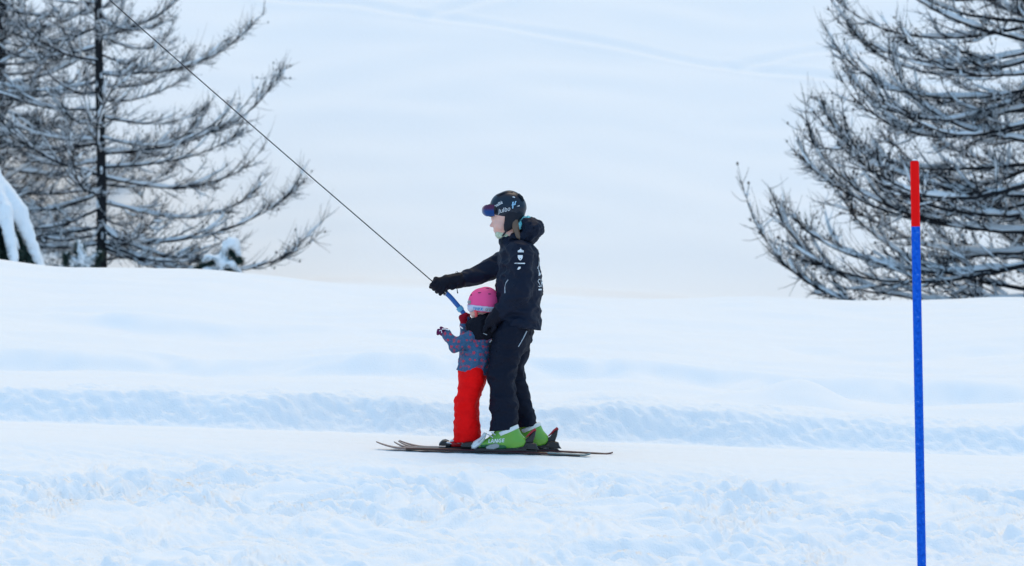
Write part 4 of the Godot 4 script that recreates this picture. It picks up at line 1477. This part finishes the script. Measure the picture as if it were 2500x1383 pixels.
	kt.cuts.append(Plane(Vector3(0.06, -1, 0).normalized(), fp(1139, 1079, 0)))
	part("trousers", kt.mesh(0.007, M.red_trouser), c)
	# mittens with thumb and finger ridges
	var mi := Field.new()
	mi.add(fp(1091, 817, 0.068), fp(1080, 811, 0.05), 9 * px, 9.5 * px, 0.01, 1.1)
	for k in 4:
		mi.add(fp(1081, 810, 0.075 - 0.016 * k), fp(1071, 807 + 1.5 * k, 0.070 - 0.015 * k), 0.0125, 0.0115, 0.004)
		mi.add(fp(1071, 807 + 1.5 * k, 0.070 - 0.015 * k), fp(1069, 813 + k, 0.066 - 0.014 * k), 0.0115, 0.010, 0.004)
	mi.add(fp(1084, 806, 0.03), fp(1077, 801, 0.025), 0.0125, 0.011, 0.006)
	var mn := part("glove", mi.mesh(0.005, M.purple_mitten), c, "purple child's glove held out in front")
	var mt := Mb.new()
	mt.ball(fp(1086, 803.5, 0.06), Vector3(0.024, 0.007, 0.024), 6, 12)
	part("glove_back", mt.commit(M.red_mitten), mn, "red back of the glove")
	var ms := Mb.new()
	ms.tube(PackedVector3Array([fp(1080, 803.5, 0.09), fp(1088, 803, 0.10), fp(1096, 806, 0.10)]), taper(0.004, 0.004, 3), 6)
	ms.tube(PackedVector3Array([fp(1073, 808, 0.093), fp(1078, 806, 0.097), fp(1079, 813, 0.097)]), taper(0.003, 0.003, 3), 6)
	part("glove_trim", ms.commit(M.white_print), mn)
	var m2 := Field.new()
	grip(m2, fp(1139, 779, -0.085), Vector3(0.55, -0.83, 0), Vector3(-1.0, -0.3, 0.5), 0.019, 0.0125, 0.058)
	m2.add(fp(1131, 779, -0.07), fp(1134, 795, -0.085), 9.5 * px, 9 * px, 0.01)
	part("glove", m2.mesh(0.005, M.red_mitten), c, "dark red child's glove holding the tow bar")
	# boots
	for z in [0.068, -0.07]:
		var kbt := Field.new()
		kbt.add(fp(1107, 1084, z), fp(1150, 1080, z), 10 * px, 13 * px, 0.02, 1.1)
		kbt.add(fp(1150, 1080, z), fp(1166, 1081, z), 12 * px, 11 * px, 0.02, 1.1)
		kbt.add(fp(1152, 1076, z), fp(1144, 1055, z), 17 * px, 18 * px, 0.02, 0.9)
		kbt.cuts.append(Plane(Vector3(0, -1, 0), fp(0, 1092, 0)))
		var kn := part("boot", kbt.mesh(0.0055, M.boot_red), c, "red child's ski boot")
		var so := Mb.new()
		var ol := PackedVector2Array()
		for q in [[1094, 1097], [1095, 1090], [1130, 1091], [1178, 1089], [1179, 1097]]:
			var cc := fp(q[0], q[1], 0)
			ol.append(Vector2(cc.x, cc.y))
		so.slab(ol, z - 0.032, z + 0.032, 0.004)
		part("sole", so.commit(M.binding_black), kn)
		for q in [[1112, 1078, 1122, 1081], [1124, 1079, 1136, 1083], [1138, 1084, 1152, 1088], [1100, 1077, 1108, 1075]]:
			var bu2 := Mb.new()
			bu2.tube(PackedVector3Array([fp(q[0], q[1], z + 0.034), fp((q[0] + q[2]) * 0.5, (q[1] + q[3]) * 0.5, z + 0.042), fp(q[2], q[3], z + 0.036)]), PackedFloat32Array([0.004, 0.006, 0.004]), 6)
			part("buckle", bu2.commit(M.boot_white), kn)

	# ================= skis, standing on the snow
	var slope := 0.0364
	for e in [
		[1180.0, 0.17, 1.43, 1222.0, "long dark ski with red stripe under the adult's white-toed near boot", M.ski_red, M.ski_tan, M.ski_teal],
		[1235.0, -0.17, 1.44, 1277.0, "long dark ski under the adult's far boot, tail reaching farthest back", M.ski_red, M.ski_tan, M.ski_red],
		[1131.0, 0.068, 0.93, 1137.0, "short ski with pale tip under the child's near red boot", M.ski_dark, M.ski_tan, M.ski_dark],
		[1140.0, -0.07, 0.93, 1137.0, "short ski with pale tip under the child's far red boot", M.ski_dark, M.ski_tan, M.ski_dark]]:
		var x: float = (e[0] - 1250.0) / U
		var s := ski(e[4], Vector3(x, -slope * (x + 0.077) + 0.012, e[1]), e[2], e[5], e[6], 0.070 if e[2] > 1.2 else 0.066, e[7])
		var bx: float = (e[3] - e[0]) / U
		if e[2] > 1.2:
			binding(s, bx, 0.34, 0.075, true)
		else:
			binding(s, bx, 0.23, 0.065, false)

func build_tow() -> void:
	var t := thing("drag_lift_tow", "drag lift tow: thin dark cable running up to a curved blue bar", "ski lift", fp(1069, 701, -0.085))
	var o := t.position
	var cab := Mb.new()
	var a := fp(1060, 692, -0.085)
	var b := fp(-700, -890, -0.085)
	var pts := PackedVector3Array()
	for k in 13:
		var f := k / 12.0
		pts.append(a.lerp(b, f) + Vector3(0, -0.10 * sin(PI * f) * 0.6, 0) - o)
	cab.tube(pts, taper(0.0042, 0.0042, 13), 6)
	part("cable", cab.commit(M.rope), t)
	var path := [[1062, 694, -0.085], [1078, 707, -0.085], [1097, 724, -0.085], [1112, 741, -0.085], [1125, 757, -0.085], [1140, 780, -0.088], [1150, 812, -0.105], [1152, 850, -0.15], [1150, 890, -0.16], [1152, 925, -0.15]]
	var cv := Curve3D.new()
	for k in path.size():
		var p := fp(path[k][0], path[k][1], path[k][2]) - o
		var q0 := fp(path[maxi(k - 1, 0)][0], path[maxi(k - 1, 0)][1], path[maxi(k - 1, 0)][2]) - o
		var q1 := fp(path[mini(k + 1, 9)][0], path[mini(k + 1, 9)][1], path[mini(k + 1, 9)][2]) - o
		cv.add_point(p, (q0 - q1) / 6.0, (q1 - q0) / 6.0)
	cv.bake_interval = 0.012
	var bp := cv.get_baked_points()
	var bar := Mb.new()
	bar.tube(bp, taper(0.0165, 0.0165, bp.size()), 14)
	part("tow_bar", bar.commit(M.tow_blue), t)
	var col := Mb.new()
	var cd := Vector3(0.62, -0.78, 0).normalized()
	var cc := fp(1123, 755, -0.085) - o
	col.tube(PackedVector3Array([cc - cd * 0.016, cc - cd * 0.013, cc + cd * 0.013, cc + cd * 0.016]), PackedFloat32Array([0.018, 0.0225, 0.0225, 0.018]), 16)
	part("collar", col.commit(M.tow_pale), t, "pale blue collar on the bar")
	var fit := Mb.new()
	var d2 := Vector3(0.76, -0.65, 0).normalized()
	var f0 := fp(1064, 695, -0.085) - o
	fit.tube(PackedVector3Array([f0 - d2 * 0.02, f0 - d2 * 0.005, f0 + d2 * 0.02, f0 + d2 * 0.085, f0 + d2 * 0.09]), PackedFloat32Array([0.004, 0.012, 0.0195, 0.0205, 0.0175]), 14)
	part("end_fitting", fit.commit(M.tow_dark), t)
	var ring := Mb.new()
	var rp := PackedVector3Array()
	for k in 13:
		var an := TAU * k / 12.0
		rp.append(fp(1085, 718, -0.062) - o + Vector3(cos(an) * 0.010, sin(an) * 0.012, sin(an) * 0.004))
	ring.tube(rp, taper(0.0018, 0.0018, 13), 5)
	for q in [[1059, 691, 1062, 698], [1066, 700, 1070, 703]]:
		ring.tube(PackedVector3Array([fp(q[0], q[1], -0.062) - o, fp(q[2], q[3], -0.060) - o]), taper(0.004, 0.004, 2), 6)
	part("ring", ring.commit(M.steel), t)
	var pl := Mb.new()
	pl.ball(fp(1153, 930, -0.15) - o, Vector3(0.05, 0.014, 0.05), 8, 18)
	part("seat_plate", pl.commit(M.tow_dark), t)

func build_trees() -> void:
	for k in 14:
		branch_kinds.append(larch_bough(100 + k))
	# left: a trunk in the open, with long boughs to the right
	var xl := -5.98
	var zl := -35.0
	var gl := ground(xl, zl)
	var hero := []
	# [kind, height, azimuth, size, lean]
	hero.append([2, 1.31 + (630 - 598) / 168.5 - gl, 0.12, 1.05, -0.02])
	hero.append([5, 1.31 + (630 - 600) / 168.5 - gl, -0.25, 1.18, -0.10])
	hero.append([1, 1.31 + (630 - 430) / 168.5 - gl, 0.05, 0.88, -0.02])
	hero.append([4, 1.31 + (630 - 378) / 168.5 - gl, 0.0, 1.02, 0.05])
	hero.append([7, 1.31 + (630 - 180) / 168.5 - gl, 0.10, 0.86, 0.08])
	hero.append([9, 1.31 + (630 - 90) / 168.5 - gl, -0.2, 0.70, 0.22])
	hero.append([3, 1.31 + (630 - 350) / 168.5 - gl, 2.9, 0.9, 0.05])
	larch("snowy larch with a clear dark trunk and long boughs sweeping over the sapling", Vector3(xl, gl, zl), 11.0, 0.085, 7, 2.7, 0.25, 0.95, hero)
	larch("larch with thin trunk and dense twigs beside the snow-laden fir", Vector3(-8.1, ground(-8.1, -41.0), -41.0), 10.0, 0.085, 17, 3.0, 0.2, 1.0)
	larch("dense larch hidden behind the snow-laden fir, only its twigs showing", Vector3(-8.6, ground(-8.6, -36.0), -36.0), 10.0, 0.09, 23, 2.7, 0.2, 0.8)
	# right: a big larch whose boughs reach far out over the snow
	var xr := 6.95
	var zr := -30.0
	var gr := ground(xr, zr)
	var hr := []
	var rngh := [[0, 0.15, 3.14, 1.36, -0.08], [6, 0.25, 2.95, 1.25, -0.04], [8, 0.75, 3.25, 1.15, -0.02], [2, 1.2, 3.05, 1.12, 0.0], [4, 1.65, 3.2, 1.1, 0.02], [11, 2.1, 3.0, 1.06, 0.0], [1, 2.6, 3.3, 1.05, 0.03], [10, 3.1, 3.1, 1.0, 0.03], [5, 3.6, 2.9, 1.0, 0.05], [3, 3.95, 3.2, 1.02, -0.02], [7, 4.35, 3.05, 1.0, 0.0], [12, 4.7, 3.3, 0.95, -0.04], [9, 5.1, 2.95, 0.95, -0.06]]
	for e in rngh:
		hr.append(e)
	larch("big larch behind the marker pole, its boughs bent low over the snow", Vector3(xr, gr, zr), 12.0, 0.11, 31, 3.95, 0.15, 0.92, hr)
	larch("larch standing behind the big one, its twigs filling the gaps", Vector3(8.6, ground(8.6, -35.0), -35.0), 11.0, 0.10, 37, 3.6, 0.2, 0.75)
	# fir buried in snow at the left edge, like a tent with dark needles inside
	var fx := -6.52
	var fz := -26.0
	var fg := ground(fx, fz)
	var s := 1.0 / 195.5
	var top := 1.31 + (630.0 - 395.0) * s - fg
	var bl := []
	for e in [[0.0, 0.98, 1.0, 0.10], [0.75, 0.9, 1.0, 0.085], [-0.8, 0.8, 1.0, 0.085], [1.6, 0.8, 0.9, 0.09], [-1.7, 0.9, 0.95, 0.09], [2.6, 0.8, 1.0, 0.1], [3.6, 0.8, 1.0, 0.1]]:
		var d := Vector3(cos(e[0]), 0, -sin(e[0]))
		bl.append([Vector3(0, top - 0.1, 0), d * 0.36 * e[1] + Vector3(0, top * 0.60, 0), d * 0.72 * e[1] + Vector3(0, -0.02, 0), e[3]])
	for e in [[0.4, 0.55], [-0.5, 0.5], [1.2, 0.5], [-1.3, 0.55]]:
		var d := Vector3(cos(e[0]), 0, -sin(e[0]))
		bl.append([Vector3(0, top * 0.62, 0), d * 0.22 + Vector3(0, top * 0.52, 0), d * 0.42 + Vector3(0, top * 0.30, 0), 0.06])
	snow_fir("small fir bent under a thick white mantle of snow, dark needles inside", Vector3(fx, fg, fz), bl, 0.022, 81, "snowed_fir", 60)
	# sapling under the long boughs
	var sx := -4.05
	var sz := -32.0
	var sg := ground(sx, sz)
	var bs := [
		[Vector3(0.02, 0.02, 0), Vector3(0.04, 0.25, 0.02), Vector3(0.10, 0.46, 0.0), 0.085],
		[Vector3(0.10, 0.50, 0), Vector3(0.19, 0.52, 0.02), Vector3(0.27, 0.36, 0.02), 0.075],
		[Vector3(0.02, 0.30, 0.02), Vector3(-0.14, 0.32, 0.06), Vector3(-0.30, 0.20, 0.06), 0.038],
		[Vector3(0.02, 0.16, 0.02), Vector3(-0.18, 0.14, 0.10), Vector3(-0.34, -0.02, 0.10), 0.036],
		[Vector3(0.08, 0.20, 0.02), Vector3(0.18, 0.22, 0.10), Vector3(0.30, 0.10, 0.10), 0.05],
		[Vector3(0.04, 0.24, -0.02), Vector3(0.08, 0.2, -0.2), Vector3(0.1, 0.06, -0.3), 0.05]]
	snow_fir("little fir sapling clotted with snow, dark leaves showing, under the larch boughs", Vector3(sx, sg + 0.14, sz), bs, 0.014, 83, "fir_sapling")
	var bx := -5.75
	var bz := -30.0
	var bg := ground(bx, bz)
	var bb := [
		[Vector3(0, 0.0, 0), Vector3(0.0, 0.18, 0.02), Vector3(-0.05, 0.40, 0.0), 0.06],
		[Vector3(0.02, 0.02, 0), Vector3(0.12, 0.14, 0.02), Vector3(0.22, 0.26, 0.02), 0.05],
		[Vector3(-0.02, 0.0, 0), Vector3(-0.14, 0.12, 0.04), Vector3(-0.2, 0.24, 0.05), 0.05]]
	snow_fir("low bush caked in snow at the foot of the clear larch trunk", Vector3(bx, bg + 0.2, bz), bb, 0.014, 85, "snowy_bush")
